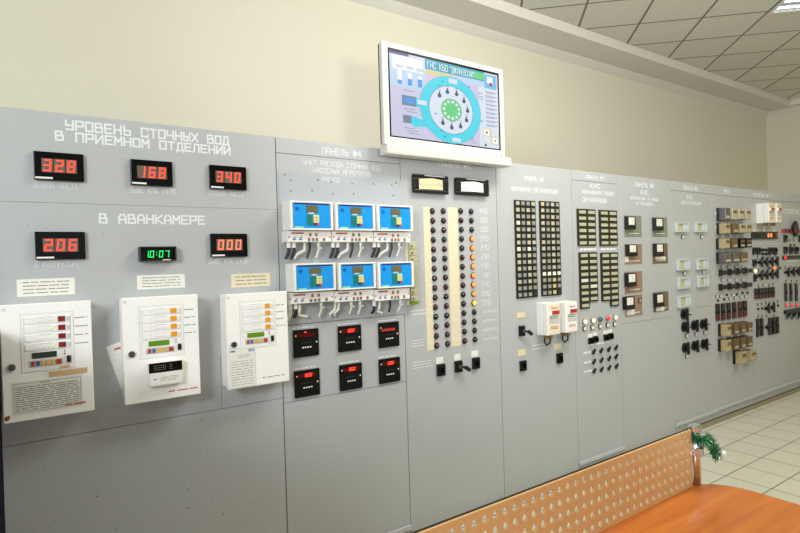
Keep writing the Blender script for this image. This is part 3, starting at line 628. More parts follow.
# ------------------------------------------------------------------ six blue controllers
DU, DL = .104, .075
def controller(rcu, rcl, label, cables):
    x0, x1, z0, z1 = rcu; W, H = x1 - x0, z1 - z0; y = -DU
    t = thing('flow_controller', label, 'controller', ((x0 + x1) / 2, 0, rcl[2]), 'blue controllers in two rows')
    X = lambda u: x0 + W * u
    Z = lambda v: z1 - H * v
    h = MB(); h.box(x0, x1, y + .01, 0, z0, z1, 'white_plastic'); h.frame(x0, x1, z0, z1, y, y + .01, .014, 'white_plastic', .009); h.build('housing', t, bevel=.003)
    f = MB().box(X(.065), X(.925), y + .003, y + .0101, Z(.965), Z(.035), 'blue_face').build('front_panel', t)
    yf = y + .003
    MB().box(X(.10), X(.90), yf - .0008, yf, Z(.115), Z(.06), 'blue_dark').build('title_strip', f)
    MB().box(X(.365), X(.64), yf - .003, yf, Z(.385), Z(.14), 'lcd_grey').build('display', t)
    MB().box(X(.42), X(.545), yf - .001, yf, Z(.43), Z(.385), 'paper').build('label_strip', f)
    ks = MB(); ks.box(X(.375), X(.53), yf - .0008, yf, Z(.84), Z(.46), 'key_green'); ks.build('keypad', t)
    for r_ in range(4):
        for c_ in range(4):
            m = 'key_green' if c_ < 2 else 'key_yellow'
            if r_ == 3 and c_ == 2: m = 'blue_dark'
            if r_ == 3 and c_ == 3: m = 'key_red'
            MB().box(X(.38 + c_ * .071), X(.443 + c_ * .071), yf - .0035, yf, Z(.55 + r_ * .095), Z(.47 + r_ * .095), m).build('key', t)
    lg = MB(); cx, cz, r = X(.16), Z(.27), H * .075
    for q in range(12):
        a0_, a1_ = q * math.pi / 6, (q + 1) * math.pi / 6
        lg.poly([(cx + r * math.cos(a0_), cz + r * math.sin(a0_)), (cx + r * math.cos(a1_), cz + r * math.sin(a1_)), (cx + r * .78 * math.cos(a1_), cz + r * .78 * math.sin(a1_)), (cx + r * .78 * math.cos(a0_), cz + r * .78 * math.sin(a0_))], yf, yf - .0006, 'blue_dark')
    lg.box(cx - r * .5, cx + r * .5, yf - .0006, yf, cz - r * .2, cz + r * .2, 'blue_dark'); lg.box(cx - r * .15, cx + r * .15, yf - .0006, yf, cz - r * .5, cz + r * .5, 'blue_dark'); lg.build('logo', f)
    gl = MB().box(X(.09), X(.29), yf - .0008, yf, Z(.95), Z(.87), 'pale_green').build('name_plate', f)
    # terminal base
    a, b, c, d = rcl; w_, h_ = b - a, d - c; U = lambda u: a + w_ * u; V = lambda v: d - h_ * v; yl = -DL
    tb = MB().box(a, b, yl, 0, c, d, 'white_plastic').build('terminal_base', t, bevel=.003)
    MB().box(U(.09), U(.36), yl - .0008, yl, V(.27), V(.14), 'red_brown').build('warning_strip', tb)
    for u in (.11, .25):
        lb = MB(); lb.box(U(u), U(u + .075), yl - .0008, yl, V(.82), V(.74), 'button_blue'); lb.poly([(U(u), V(.74)), (U(u + .03), V(.74)), (U(u + .08), V(.52)), (U(u + .05), V(.52))], yl, yl - .0008, 'button_blue'); lb.build('logo', tb)
    for u, v in ((.48, .22), (.62, .22), (.45, .66), (.545, .66), (.63, .66), (.80, .66)):
        tt = MB(); tt.box(U(u), U(u + .045), yl - .004, yl, V(v + .13), V(v - .02), 'red_brown'); tt.box(U(u), U(u + .045), yl - .004, yl, V(v + .24), V(v + .13), 'key_green'); tt.build('terminal', tb)
    for u in (.025, .955): MB().dome(U(u), V(.55), .004, yl, .002, 'black_plastic', 8).build('screw', tb)
    for (u, kind, dx, col, L) in cables:
        gx, gy = U(u), yl + .03
        if kind == 'pair':
            MB().vcyl(gx, gy, .011, c - .028, c, 'white_plastic', 12).build('cable_gland', tb)
            MB().tube([(gx - .004, gy, c - .026), (gx - .006, gy, c - .05), (gx - .014 + dx, gy + .01, c - L)], .0045, col).build('cable', tb)
            MB().tube([(gx + .005, gy, c - .026), (gx + .005, gy, c - .05), (gx - .002 + dx, gy + .012, c - L)], .0045, col).build('cable', tb)
        elif kind == 'hook':
            MB().tube([(gx, gy, c + .004), (gx, gy, c - .022), (gx - .004, gy, c - .042), (gx - .02 + dx * .4, gy + .01, c - .062), (gx + dx, gy + .02, c - L)], .0075, col).build('cable', tb)
        elif kind == 'drop':
            MB().vcyl(gx, gy, .009, c - .02, c, 'white_plastic', 12).build('cable_gland', tb)
            MB().tube([(gx, gy, c - .018), (gx, gy, c - .04), (gx - .008 + dx, gy + .01, c - L)], .005, col).build('cable', tb)
            MB().tube([(gx - .006, gy, c - .028), (gx + .02, gy, c - .032)], .005, col).build('cable_tie', tb)
        else:
            MB().tube([(gx, gy, c + .004), (gx + .001, gy, c - .035), (gx - .012 + dx, gy + .01, c - L)], .006, col).build('cable', tb)
ROW1 = [('pair', 'black')]
def CB(a, b, c_, d, e):
    return [(.07, 'pair', -.004, a, .085), (.185, 'pair', -.006, b, .085), (.43, 'hook', -.055, c_, .085), (.545, 'plain', 0, d, .085), (.75, 'drop', -.004, e, .08)]
kb, kw = 'cable_black', 'cable_white'
controller(RC(289.8, 200.7, 333.4, 202, 333.4, 230, 291, 230.2, DU), RC(287.7, 231, 331.3, 230.8, 331.3, 242, 287.7, 242, DL), 'blue controller at the left end of the upper row', CB(kb, kb, kw, kb, kw))
controller(RC(335.5, 202.8, 375.6, 204, 375.2, 230.6, 336.5, 230.4, DU), RC(332.3, 231, 373, 231.5, 373, 242, 332.3, 242, DL), 'blue controller in the middle of the upper row', CB(kb, kb, kw, kb, kw))
controller(RC(377.5, 204.6, 413.6, 206, 412.4, 230.8, 378.2, 231.2, DU), RC(374.2, 231.8, 410.5, 232.4, 410.5, 242, 374.2, 242.2, DL), 'blue controller at the right end of the upper row', CB(kb, kb, kw, kb, kw))
controller(RC(293.3, 263.4, 336.2, 263, 336, 290, 294.6, 292.4, DU), RC(289, 293, 334, 291, 334, 301.7, 289, 304, DL), 'blue controller at the left end of the lower row, over the white box corner', CB(kw, kw, kw, kb, kw)[:1] + [(.19, 'pair', .0, kb, .075), (.28, 'hook', .05, kw, .075), (.76, 'drop', -.004, kw, .08)])
controller(RC(338.6, 262.8, 376.6, 262.2, 375.6, 288.6, 339.4, 290, DU), RC(334.6, 291, 374, 289.4, 374, 300.4, 334.6, 301.8, DL), 'blue controller in the middle of the lower row', [(.07, 'hook', -.02, kw, .075), (.16, 'hook', -.015, kw, .075), (.47, 'drop', 0, kw, .07), (.70, 'drop', 0, kw, .075)])
controller(RC(378.4, 262.2, 415, 261.4, 413, 287, 378.8, 288.6, DU), RC(374.9, 289.4, 409.8, 288, 409.8, 299.4, 374.9, 300.6, DL), 'blue controller at the right end of the lower row', [(.05, 'pair', -.002, kb, .07), (.2, 'hook', .03, kw, .075), (.5, 'plain', .01, kb, .07), (.8, 'drop', -.006, kw, .07)])

# terminal strip at the seam of the two panels
x0, x1, z0, z1 = RC(409.5, 242.5, 417.5, 242.5, 419, 304.5, 411, 305.5, .045)
t = thing('terminal_strip', 'narrow beige terminal strip beside the blue controllers', 'terminal strip', ((x0 + x1) / 2, 0, z0))
MB().box(x0, x1, -.02, 0, z0, z1, 'ivory_plastic').build('rail', t, bevel=.002)
for k in range(9):
    zz = z1 - (k + 1) * (z1 - z0) / 9.6
    mb = MB(); mb.box(x0 + .004, x1 - .004, -.045, -.02, zz + .003, zz + (z1 - z0) / 9.6 - .003, 'relay_pale' if k % 3 else 'oblong_pale'); mb.box(x0 + .012, x0 + .022, -.047, -.045, zz + .01, zz + .02, 'black_plastic'); mb.build('terminal_block', t, bevel=.002)
MB().box(x0 + .004, x1 - .002, -.047, -.02, z0 + .004, z0 + .02, 'lcd_green').build('earth_terminal', t)

# ------------------------------------------------------------------ six black regulators
def regulator(rc, label, kind):
    x0, x1, z0, z1 = rc; W, H = x1 - x0, z1 - z0; y = -.012
    t = thing('process_regulator', label, 'regulator', ((x0 + x1) / 2, 0, z0), 'black square regulators in two rows')
    X = lambda u: x0 + W * u
    Z = lambda v: z1 - H * v
    MB().box(x0, x1, y, 0, z0, z1, 'black_matt').build('bezel', t, bevel=.002)
    MB().box(X(.12), X(.85), y - .001, y, Z(.27 if kind != 'bar' else .36), Z(.12 if kind != 'bar' else .22), 'dark_red_window').build('display', t)
    if kind == 'digits':
        d = MB()
        for k in range(3): seg_digit(d, None, '8' if k == 0 else '0', X(.40 + k * .1), X(.48 + k * .1), Z(.26), Z(.13), y - .001, 'segment_red', None)
        d.build('digits', t)
    elif kind == 'bar': MB().box(X(.12), X(.78), y - .002, y - .001, Z(.345), Z(.245), 'button_red').build('bar_graph', t)
    else: MB().box(X(.42), X(.5), y - .002, y - .001, Z(.12), Z(.08), 'segment_red').build('digits', t)
    mk = MB(); mk.cyl(X(.08), Z(.2), W * .03, y - .001, y, 'meter_face', 8); mk.box(X(.88), X(.93), y - .001, y, Z(.52), Z(.46), 'meter_face')
    for k in range(4): mk.box(X(.32 + k * .1), X(.385 + k * .1), y - .001, y, Z(.68), Z(.63), 'meter_face')
    for k in range(6): mk.box(X(.30 + k * .07), X(.33 + k * .07), y - .001, y, Z(.495), Z(.485), 'segment_off')
    mk.build('print', t)
    pl = lines(MB(), x0 + W * .02, x1 - W * .1, z1 + H * .03, z1 + H * .12, 1, 0, 'lettering_paint', rnd, .45); pl.build('caption', t)
regulator(RC(292.5, 330.2, 317.5, 328.3, 318.3, 355, 293.4, 357.6), 'black square regulator with dark display, left in the upper row', 'dim')
regulator(RC(337.1, 326, 360, 324.9, 360.8, 349.6, 338.2, 352), 'black square regulator with red digits, middle of the upper row', 'digits')
regulator(RC(378, 323.1, 398, 321, 398.2, 345.6, 378.3, 348), 'black square regulator with a red bar display, right in the upper row', 'bar')
regulator(RC(293.9, 371.1, 318.6, 368, 319.2, 394, 294.4, 398), 'black square regulator with red digits, left in the lower row', 'digits')
regulator(RC(338.7, 365, 360.6, 362.6, 361.8, 387.4, 339.7, 391), 'black square regulator with red digits, middle of the lower row', 'digits')
regulator(RC(378.2, 359, 398.9, 357, 399.4, 380.6, 379, 383.8), 'black square regulator with red digits, right in the lower row', 'digits')

# ------------------------------------------------------------------ panel 5: meters, lamps, switches
def edge_meter(rc, label, mat):
    x0, x1, z0, z1 = rc; W, H = x1 - x0, z1 - z0; y = -.032
    t = thing('panel_meter', label, 'meter', ((x0 + x1) / 2, 0, z0), 'black edgewise meters')
    b = MB(); b.frame(x0, x1, z0, z1, y, -.012, W * .15, 'black_plastic', H * .2); b.box(x0 + .004, x1 - .004, -.012, 0, z0 + .004, z1 - .004, 'black_plastic'); b.build('housing', t, bevel=.006)
    # curved dial: bulges forward in the middle of its width
    a, e, c, d = x0 + W * .15, x1 - W * .10, z0 + H * .22, z1 - H * .18; vs = []; n = 8
    for k in range(n + 1):
        f = k / n; x = a + (e - a) * f; yy = -.020 - .012 * math.sin(math.pi * f); vs += [(x, yy, c), (x, yy, d - .006 * abs(math.cos(math.pi * f)))]
    m = MB(); m.add(vs, [(2 * k, 2 * k + 2, 2 * k + 3, 2 * k + 1) for k in range(n)], mat); dl = m.build('dial', t, smooth=True)
    sc_ = MB()
    for k in range(1, 16):
        f = k / 16; x = a + (e - a) * f; yy = -.0205 - .012 * math.sin(math.pi * f); sc_.box(x - .0006, x + .0006, yy - .0008, yy, c + (d - c) * .3, c + (d - c) * (.5 if k % 4 else .62), 'ink_dark')
    sc_.build('scale', dl)
    MB().box(x0 + W * .3, x1 - W * .12, y - .0008, y, z1 - H * .09, z1 - H * .04, 'strip_grey').build('reflector_strip', t)
edge_meter(RC(413.5, 173.6, 448.6, 176.2, 448.4, 194.5, 413.6, 192.6, .028), 'black meter with cream dial, left of the pair on panel 5', 'meter_cream')
edge_meter(RC(455.8, 177.4, 488.8, 179.5, 488.8, 196.5, 456.2, 194.7, .028), 'black meter with pale dial, right of the pair on panel 5', 'meter_face')

def lamp_proto(mat):
    mb = MB(); mb.rev(0, 0, [(.0195, 0), (.0195, -.006), (.016, -.008)], 'black_plastic', 16); mb.dome(0, 0, .0158, -.007, .013, mat, 14)
    o = mb.build('indicator_lamp', None, smooth=True); return o
protos = {}
def lamp(parent, px, py, mat):
    x, z = P(px, py, .008)
    if mat not in protos:
        o = lamp_proto(mat); protos[mat] = o; o.parent = parent; o.location = Vector((x, 0, z)) - WL[parent.name]
    else: share(protos[mat], 'indicator_lamp', parent, x, 0, z)
c1 = ['lamp_red', 'lamp_red', 'lamp_black', 'lamp_black', 'lamp_red', 'lamp_green', 'lamp_red', 'lamp_red', 'lamp_red', 'lamp_red', 'lamp_red', 'lamp_black', 'lamp_red', 'lamp_red', 'lamp_red']
c2 = ['lamp_red', 'lamp_black', 'lamp_red', 'lamp_red', 'lamp_red', 'lamp_black', 'lamp_red', 'lamp_black', 'lamp_red', 'lamp_black', 'lamp_red', 'lamp_black', 'lamp_red', 'lamp_red', 'lamp_green']
c3 = ['lamp_red', 'lamp_red', 'lamp_black', 'lamp_black', 'lamp_black', 'lamp_red', 'lamp_black', 'lamp_red', 'lamp_red', 'lamp_black', 'lamp_black', 'lamp_black', 'lamp_black', 'lamp_black', 'lamp_red']
c4 = ['lamp_green', 'lamp_red', 'lamp_black'] + ['lamp_lit'] * 7 + ['lamp_yellow'] + ['lamp_black'] * 4
for r_ in range(15):
    f = r_ / 14
    for cc, (xa, ya, xb, yb) in zip((c1, c2, c3, c4), ((432.8, 211, 437.2, 345.7), (443.7, 211, 448.2, 344), (461.2, 211, 465.2, 341), (471.6, 211.4, 475.5, 339.6))):
        lamp(p5, xa + (xb - xa) * f, ya + (yb - ya) * f, cc[r_])
for q in ((423, 206.8, 430, 206.8, 434, 349.5, 427.2, 350.6), (447.2, 207.2, 457, 207.6, 461, 345.4, 451.6, 346.6)):
    x0, x1, z0, z1 = RC(*q); ls = MB().box(x0, x1, -.0012, 0, z0, z1, 'old_paper').build('label_strip', p5)
    pr = MB()
    for k in range(15):
        zc = z1 - (k + .5) * (z1 - z0) / 15; pr.box(x0, x1, -.0015, -.0012, zc + (z1 - z0) / 30 - .0006, zc + (z1 - z0) / 30, 'tape'); lines(pr, x0 + .006, x1 - .006, zc - .012, zc + .012, 2, -.0012, 'faint_line', rnd, .25)
    pr.build('print', ls)
for k, s in enumerate(['400', '360', '330', '310', '270', '230', '190', '150', '110', '090', '070']):
    f = k / 14; xa, ya = 479.6 + 4 * f, 211.4 + 128.2 * f
    text_px(p5, s, xa, ya - 2.6, ya + 1.8, xa + 7.6, ya - 2.6, ya + 1.8, .16)
for k in range(11, 15):
    f = k / 14; x, z = P(479.6 + 4 * f, 211.4 + 128.2 * f); lines(MB(), x, x + .13, z - .008, z + .012, 2, 0, 'lettering_paint', rnd, .25).build('caption', p5)
x, z = P(412, 343); lines(MB(), x, x + .09, z - .03, z + .02, 3, 0, 'lettering_paint', rnd, .2).build('caption', p5)
x, z = P(413, 365); lines(MB(), x, x + .15, z - .03, z + .02, 3, 0, 'lettering_paint', rnd, .2).build('caption', p5)
x, z = P(410.5, 313); lines(MB(), x, x + .12, z - .02, z + .02, 2, 0, 'lettering_paint', rnd, .25).build('caption', p5)

def cam_switch(parent, rc, lab=None, handle=0, labmat='meter_cream'):
    x0, x1, z0, z1 = rc
    s = MB(); s.box(x0, x1, -.018, 0, z0, z1, 'black_plastic'); s.frame(x0 + .006, x1 - .006, z0 + .008, z1 - .008, -.022, -.018, .004, 'black_matt'); o = s.build('switch', parent, bevel=.002)
    cx, cz = (x0 + x1) / 2, (z0 + z1) / 2
    k = MB()
    if handle:
        k.cyl(cx, cz, .010, -.035, -.018, 'steel', 12)
        k.tube([(cx, -.034, cz), (cx + .02, -.038, cz - .002), (cx + .038, -.04, cz - .006 * handle)], .007, 'black_plastic')
        k.tube([(cx + .032, -.04, cz - .004 * handle), (cx + .066, -.04, cz - .026 * handle)], .013, 'black_plastic', 10)
    else:
        k.box(cx - .006, cx + .006, -.036, -.018, cz - .016, cz + .016, 'black_gloss')
    k.build('handle', o, bevel=.002)
    if lab:
        a, b, c, d = lab; l = MB(); l.box(a, b, -.004, 0, c, d, labmat); l.build('switch_label', parent, bevel=.001)
cam_switch(p5, R2(436.2, 364.6, 444, 375), R2(435.7, 358, 442.9, 363.2), 0, 'paper')
cam_switch(p5, R2(454, 361.2, 461, 371.4), R2(453.8, 354.6, 460.2, 360), 1, 'paper')
cam_switch(p5, R2(471.6, 358, 478.6, 368), R2(470.8, 351.4, 477.8, 356.6), 0, 'paper')

# ------------------------------------------------------------------ panel 6
def square_block(rc, label, nr, nc, pick):
    x0, x1, z0, z1 = rc; W, H = x1 - x0, z1 - z0
    t = thing('signal_window_block', label, 'signal block', ((x0 + x1) / 2, 0, z0), 'blocks of square signal windows')
    MB().box(x0, x1, -.012, 0, z0, z1, 'signal_frame').build('frame', t, bevel=.001)
    pw, ph = W / nc, H / nr
    for r_ in range(nr):
        for c_ in range(nc):
            a = x0 + pw * c_; d = z1 - ph * r_
            mb = MB(); mb.box(a + pw * .20, a + pw * .80, -.0145, -.012, d - ph * .76, d - ph * .20, pick(r_, c_)); mb.build('signal_window', t)
r6 = random.Random(11)
def pickL(r_, c_):
    if r_ == 14: return 'signal_off' if c_ == 3 else 'signal_dim'
    if c_ in (0, 2): return r6.choice(['signal_pale', 'signal_pale', 'signal_pale', 'signal_pale', 'signal_pale', 'signal_bright', 'signal_dim']) if r_ < 13 else 'signal_dim'
    return r6.choice(['signal_dim', 'signal_dim', 'signal_dim', 'signal_pale']) if c_ == 3 else 'signal_dim'
def pickR(r_, c_):
    if r_ == 11: return 'signal_bright'
    if r_ == 14 and c_ == 3: return 'signal_off'
    if c_ == 2 and r_ > 11: return 'signal_amber'
    if r_ > 11: return 'signal_dim'
    return r6.choice(['signal_pale', 'signal_pale', 'signal_pale', 'signal_pale', 'signal_dim', 'signal_amber']) if c_ in (0, 2) else 'signal_dim'
square_block(RC(513.2, 200, 534, 201, 536.8, 296.6, 516.6, 298.7), 'tall block of square signal windows, the left one of the pair', 15, 4, pickL)
square_block(RC(538.2, 201, 558, 202, 560.8, 294.6, 541.4, 296.4), 'tall block of square signal windows, the right one with a bright white row', 15, 4, pickR)
def monitor(x0, x1, z0, z1, d, label, group, front, split=None):
    """white wall monitor with a sloping-free front plate, red digits and a lit bulb"""
    t = thing('wall_monitor', label, 'monitor box', ((x0 + x1) / 2, 0, z0), group); W, H = x1 - x0, z1 - z0; y = -d
    MB().box(x0, x1, -d * .55, 0, z0, z1, 'white_plastic').build('back_shell', t, bevel=.004)
    MB().box(x0 + .002, x1 - .002, y, -d * .56, z0 + .002, z1 - .002, 'white_plastic').build('front_shell', t, bevel=.006)
    fp = MB().box(x0 + W * .08, x1 - W * .06, y - .0015, y, z0 + H * .05, z1 - H * .05, front).build('front_label', t)
    y -= .0015
    MB().box(x0 + W * .14, x1 - W * .1, y - .001, y, z0 + H * .36, z0 + H * .66, 'strip_grey').build('grey_field', fp)
    dd = MB()
    for k in range(3): dd.box(x0 + W * (.36 + k * .19), x0 + W * (.52 + k * .19), y - .005, y, z0 + H * .64, z0 + H * .75, 'button_red')
    dd.build('display', t); b = MB(); b.dome(x0 + W * .22, z0 + H * .68, W * .10, y - .001, .008, 'lamp_cream', 10); b.build('bulb', t, smooth=True)
    mb = MB(); lines(mb, x0 + W * .3, x0 + W * .8, z0 + H * .81, z0 + H * .86, 1, y, 'red_ink', rnd, .6); lines(mb, x0 + W * .25, x0 + W * .8, z0 + H * .18, z0 + H * .28, 2, y, 'red_ink', rnd, .5); lines(mb, x0 + W * .2, x0 + W * .75, z0 + H * .5, z0 + H * .6, 2, y - .001, 'ink_dark', rnd, .35); mb.build('print', fp)
    for k, u in enumerate((.3, .65)):
        MB().rev(x0 + W * u, -d * .5, [(.013, z0 - .026), (.013, z0 - .012), (.017, z0 - .012), (.017, z0)], 'brass', 12, 'z').build('cable_gland', t)
    return t, y
a = RC(547, 303, 560, 302.2, 560.6, 334.4, 547.7, 336.2, .1)
ta, _ = monitor(*a, .1, 'ivory fronted white monitor box with red digits, left of the pair on panel 6', 'white monitor boxes', 'ivory_plastic')
b = RC(565.4, 302.4, 577.4, 300.4, 578, 331.2, 566, 334, .1)
tb_, _ = monitor(*b, .1, 'white fronted monitor box with red digits, right of the pair on panel 6', 'white monitor boxes', 'white_plastic')
for t_, rc in ((ta, a), (tb_, b)):
    xx = rc[0] + (rc[1] - rc[0]) * .5; zz = rc[2]
    MB().tube([(xx - .03, -.04, zz - .02), (xx - .035, -.04, zz - .05), (xx - .01, -.035, zz - .075), (xx + .03, -.035, zz - .065), (xx + .03, -.04, zz - .02)], .006, 'cable_black').build('cable', t_, smooth=True)
cam_switch(p6, R2(518.2, 326, 523.6, 335.6), R2(516.6, 312.8, 524.6, 317.4), 1)
cam_switch(p6, R2(519.2, 361, 525.2, 370), R2(517.4, 350.4, 525.4, 355))
cam_switch(p6, R2(556, 353.4, 561.5, 362.6), R2(554, 344, 561.2, 348.6))
x, z = P(532, 347); lines(MB(), x, x + .14, z - .03, z + .02, 2, 0, 'lettering_paint', rnd, .22).build('caption', p6)

# ------------------------------------------------------------------ panel 7
def oblong_block(rc, label, nr, extra=None):
    x0, x1, z0, z1 = rc; W, H = x1 - x0, z1 - z0; pw, ph = W / 2, H / nr
    t = thing('oblong_window_block', label, 'signal block', ((x0 + x1) / 2, 0, z0), 'blocks of oblong signal windows')
    fr = MB(); fr.box(x0, x1, -.012, 0, z0, z1, 'oblong_frame')
    if extra is not None: fr.box(x0 + pw * extra, x0 + pw * (extra + 1), -.012, 0, z0 - ph, z0 + .0005, 'oblong_frame')
    fr.build('frame', t)
    for r_ in range(nr + (1 if extra is not None else 0)):
        for c_ in range(2):
            if r_ == nr and c_ != extra: continue
            a, d = x0 + pw * c_, z1 - ph * r_
            MB().box(a + pw * .14, a + pw * .86, -.016, -.012, d - ph * .76, d - ph * .26, r6.choice(['oblong_pale'] * 8 + ['oblong_bright'])).build('signal_window', t)
oblong_block(RC(576, 208.6, 594.3, 209.8, 595, 245.6, 577.5, 246.2), 'six-row block of oblong windows, upper left on panel 7', 6)
oblong_block(RC(598.2, 210, 616, 210.8, 616.3, 245.5, 599.3, 246), 'six-row block of oblong windows, upper right on panel 7', 6)
oblong_block(RC(577.9, 252.8, 595.9, 251.8, 597.2, 301.6, 579.7, 302), 'block of oblong windows with an extra cell below its left column', 8, 0)
oblong_block(RC(599.5, 253, 616.6, 252, 617.7, 300, 601.5, 301), 'block of oblong windows with an extra cell below its right column', 8, 1)
x, z = P(580, 249.4); lines(MB(), x, x + .2, z - .01, z + .01, 1, 0, 'lettering_paint', rnd, .7).build('caption', p7); x, z = P(601, 249.2); lines(MB(), x, x + .2, z - .01, z + .01, 1, 0, 'lettering_paint', rnd, .7).build('caption', p7)
for k, y_ in enumerate((353, 363, 372)):
    x, z = P(583.6 + k * .3, y_); lines(MB(), x, x + .1, z - .012, z + .012, 1, 0, 'lettering_paint', rnd, .6).build('caption', p7)
x, z = P(588, 345.5); lines(MB(), x, x + .3, z - .012, z + .012, 1, 0, 'lettering_paint', rnd, .5).build('caption', p7)
def cap_lamp(parent, px, py, mat, s=1.0):
    x, z = P(px, py); mb = MB(); mb.rev(x, z, [(.021 * s, 0), (.021 * s, -.008), (.017 * s, -.012)], 'steel', 14); mb.dome(x, z, .017 * s, -.012, .018 * s, mat, 12); mb.build('signal_lamp', parent, smooth=True)
def push_button(parent, px, py, s=1.0, cap='white_plastic', frame='black_plastic'):
    x, z = P(px, py); r = .015 * s; mb = MB(); mb.frame(x - r, x + r, z - r, z + r, -.008, 0, r * .3, frame); mb.box(x - r * .7, x + r * .7, -.012, 0, z - r * .7, z + r * .7, cap); mb.build('push_button', parent)
def toggle(parent, px, py, up=1, s=1.0):
    x, z = P(px, py); mb = MB(); mb.rev(x, z, [(.014 * s, 0), (.014 * s, -.006), (.008 * s, -.010)], 'steel', 10); mb.tube([(x, -.008, z), (x, -.018 * s, z + .010 * s * up), (x, -.022 * s, z + .026 * s * up)], .010 * s, 'black_plastic', 8, .008 * s); mb.cyl(x, z - .004 * s, .014 * s, -.012, -.006, 'black_plastic', 10); mb.build('toggle_switch', parent)
for (px, py, m_), (bx_, by_) in zip(((583.8, 321.7, 'lamp_cream'), (592, 320.4, 'lamp_cream'), (599.3, 319.2, 'lamp_teal'), (606.9, 318.2, 'lamp_bright_red'), (614.2, 317.4, 'lamp_cream')), ((583.8, 328.4), (591.7, 327.4), (599.5, 326.1), (607, 325.1), (614, 324))):
    cap_lamp(p7, px, py, m_); push_button(p7, bx_, by_, 1.15)
for px, py in ((589.8, 336.4), (594.6, 334.8), (605.2, 333), (609.6, 331.8)):
    x0, x1, z0, z1 = R2(px - 2, py + 1.4, px + 2, py + 7); x0b, x1b, z0b, z1b = R2(px - 2.2, py - 2, px + 2.2, py + 1.2)
    cam_switch(p7, (x0, x1, z0, z1), (x0b, x1b, z0b, z1b), 0, 'paper')
for row in (((592.6, 352), (600, 351), (607.7, 349.6), (614.9, 348)), ((592.7, 362), (600.3, 360.5), (608, 358.8), (615, 357)), ((593.1, 371.3), (600.5, 369.8), (608, 368.2), (615.4, 366.5))):
    for px, py in row: toggle(p7, px, py, 1, 1.05)

# ------------------------------------------------------------------ panel 8: square meters on plates
def plate_meter(rcp, rcm, plate, label, lab=None, lampat=None):
    x0, x1, z0, z1 = rcp; a, b, c, d = rcm; W, H = b - a, d - c
    t = thing('square_meter', label, 'meter', ((x0 + x1) / 2, 0, z0), 'square meters on backing plates')
    MB().box(x0, x1, -.004, 0, z0, z1, plate).build('backing_plate', t, bevel=.001)
    hs = MB(); hs.box(a, b, -.022, -.004, c, d, 'black_plastic'); hs.box(a + W * .02, b - W * .02, -.038, -.022, c, c + H * .30, 'black_plastic'); hs.frame(a + W * .02, b - W * .02, c + H * .28, d - H * .03, -.036, -.022, W * .12, 'black_plastic', H * .05); hs.build('housing', t, bevel=.004)
    f = MB().box(a + W * .14, b - W * .10, -.033, -.022, c + H * .34, d - H * .08, 'meter_face').build('dial', t)
    n_ = MB(); n_.tube([(a + W * .5, -.0335, c + H * .36), (a + W * .62, -.0335, c + H * .7)], .0007, 'ink_dark', 5)
    for k in range(7):
        an = math.radians(150 - k * 20); n_.box(a + W * .5 + W * .26 * math.cos(an) - .0006, a + W * .5 + W * .26 * math.cos(an) + .0006, -.0334, -.033, c + H * .52 + H * .22 * math.sin(an), c + H * .56 + H * .22 * math.sin(an), 'ink_dark')
    n_.build('needle', f)
    pr = lines(MB(), x0 + (x1 - x0) * .25, x1 - (x1 - x0) * .15, z0 + (z1 - z0) * .12, z0 + (z1 - z0) * .2, 1, -.004, 'meter_face', rnd, .5); pr.build('caption', t)
    if lab: l = R2(*lab); MB().box(l[0], l[1], -.006, -.004, l[2], l[3], 'paper').build('label', t)
    if lampat:
        x, z = P(*lampat); mb = MB(); mb.frame(x - .018, x + .018, z - .02, z + .02, -.012, -.004, .006, 'black_plastic'); mb.box(x - .012, x + .012, -.011, -.004, z - .014, z + .014, 'signal_amber'); mb.build('signal_lamp', t)
plate_meter(RC(624, 215.5, 641, 216, 641.4, 236.9, 624.3, 236.8), R2(628, 216, 636.7, 229.2, .04), 'plate_grey_green', 'square meter on a grey-green plate, upper left of panel 8')
plate_meter(RC(651.4, 217, 666.8, 217.6, 667.2, 236.6, 652, 236.8), R2(655.9, 217.6, 664.4, 230.4, .04), 'plate_grey_green', 'square meter on a grey-green plate, upper right of panel 8')
plate_meter(RC(624.2, 244, 641.6, 244.4, 641.6, 264, 624.6, 264.2), R2(629, 244.2, 638.3, 256, .04), 'plate_pink', 'square meter on a pinkish plate with a white corner tag', (624.4, 256.8, 628.2, 262))
plate_meter(RC(652.1, 243.4, 667.3, 243.4, 667.5, 263.4, 652.6, 263.8), R2(656.4, 243.5, 664.9, 255.8, .04), 'plate_olive', 'square meter on an olive plate, middle of the right column', (654.8, 256.9, 665, 259.2))
plate_meter(RC(624.3, 271.8, 641.8, 271.2, 642, 292.2, 624.8, 293.4), R2(628, 273.2, 637.6, 286.2, .04), 'plate_pink', 'square meter on a pinkish plate, third from the top in the left column')
plate_meter(RC(625.2, 295.6, 641.8, 294.6, 641.8, 315, 625.6, 316.8), R2(626.2, 297, 635.6, 308.8, .04), 'plate_pink', 'square meter with a small amber lamp beside it on a pinkish plate', (626.4, 310.2, 634, 314.4), (639, 300.4))
plate_meter(RC(652.8, 292.2, 668, 291.4, 668.2, 310.6, 653.2, 312.2), R2(656.8, 294, 665.2, 306.4, .04), 'plate_olive', 'square meter on an olive plate at the bottom of the right column', (655.8, 306.9, 663.6, 310.4))

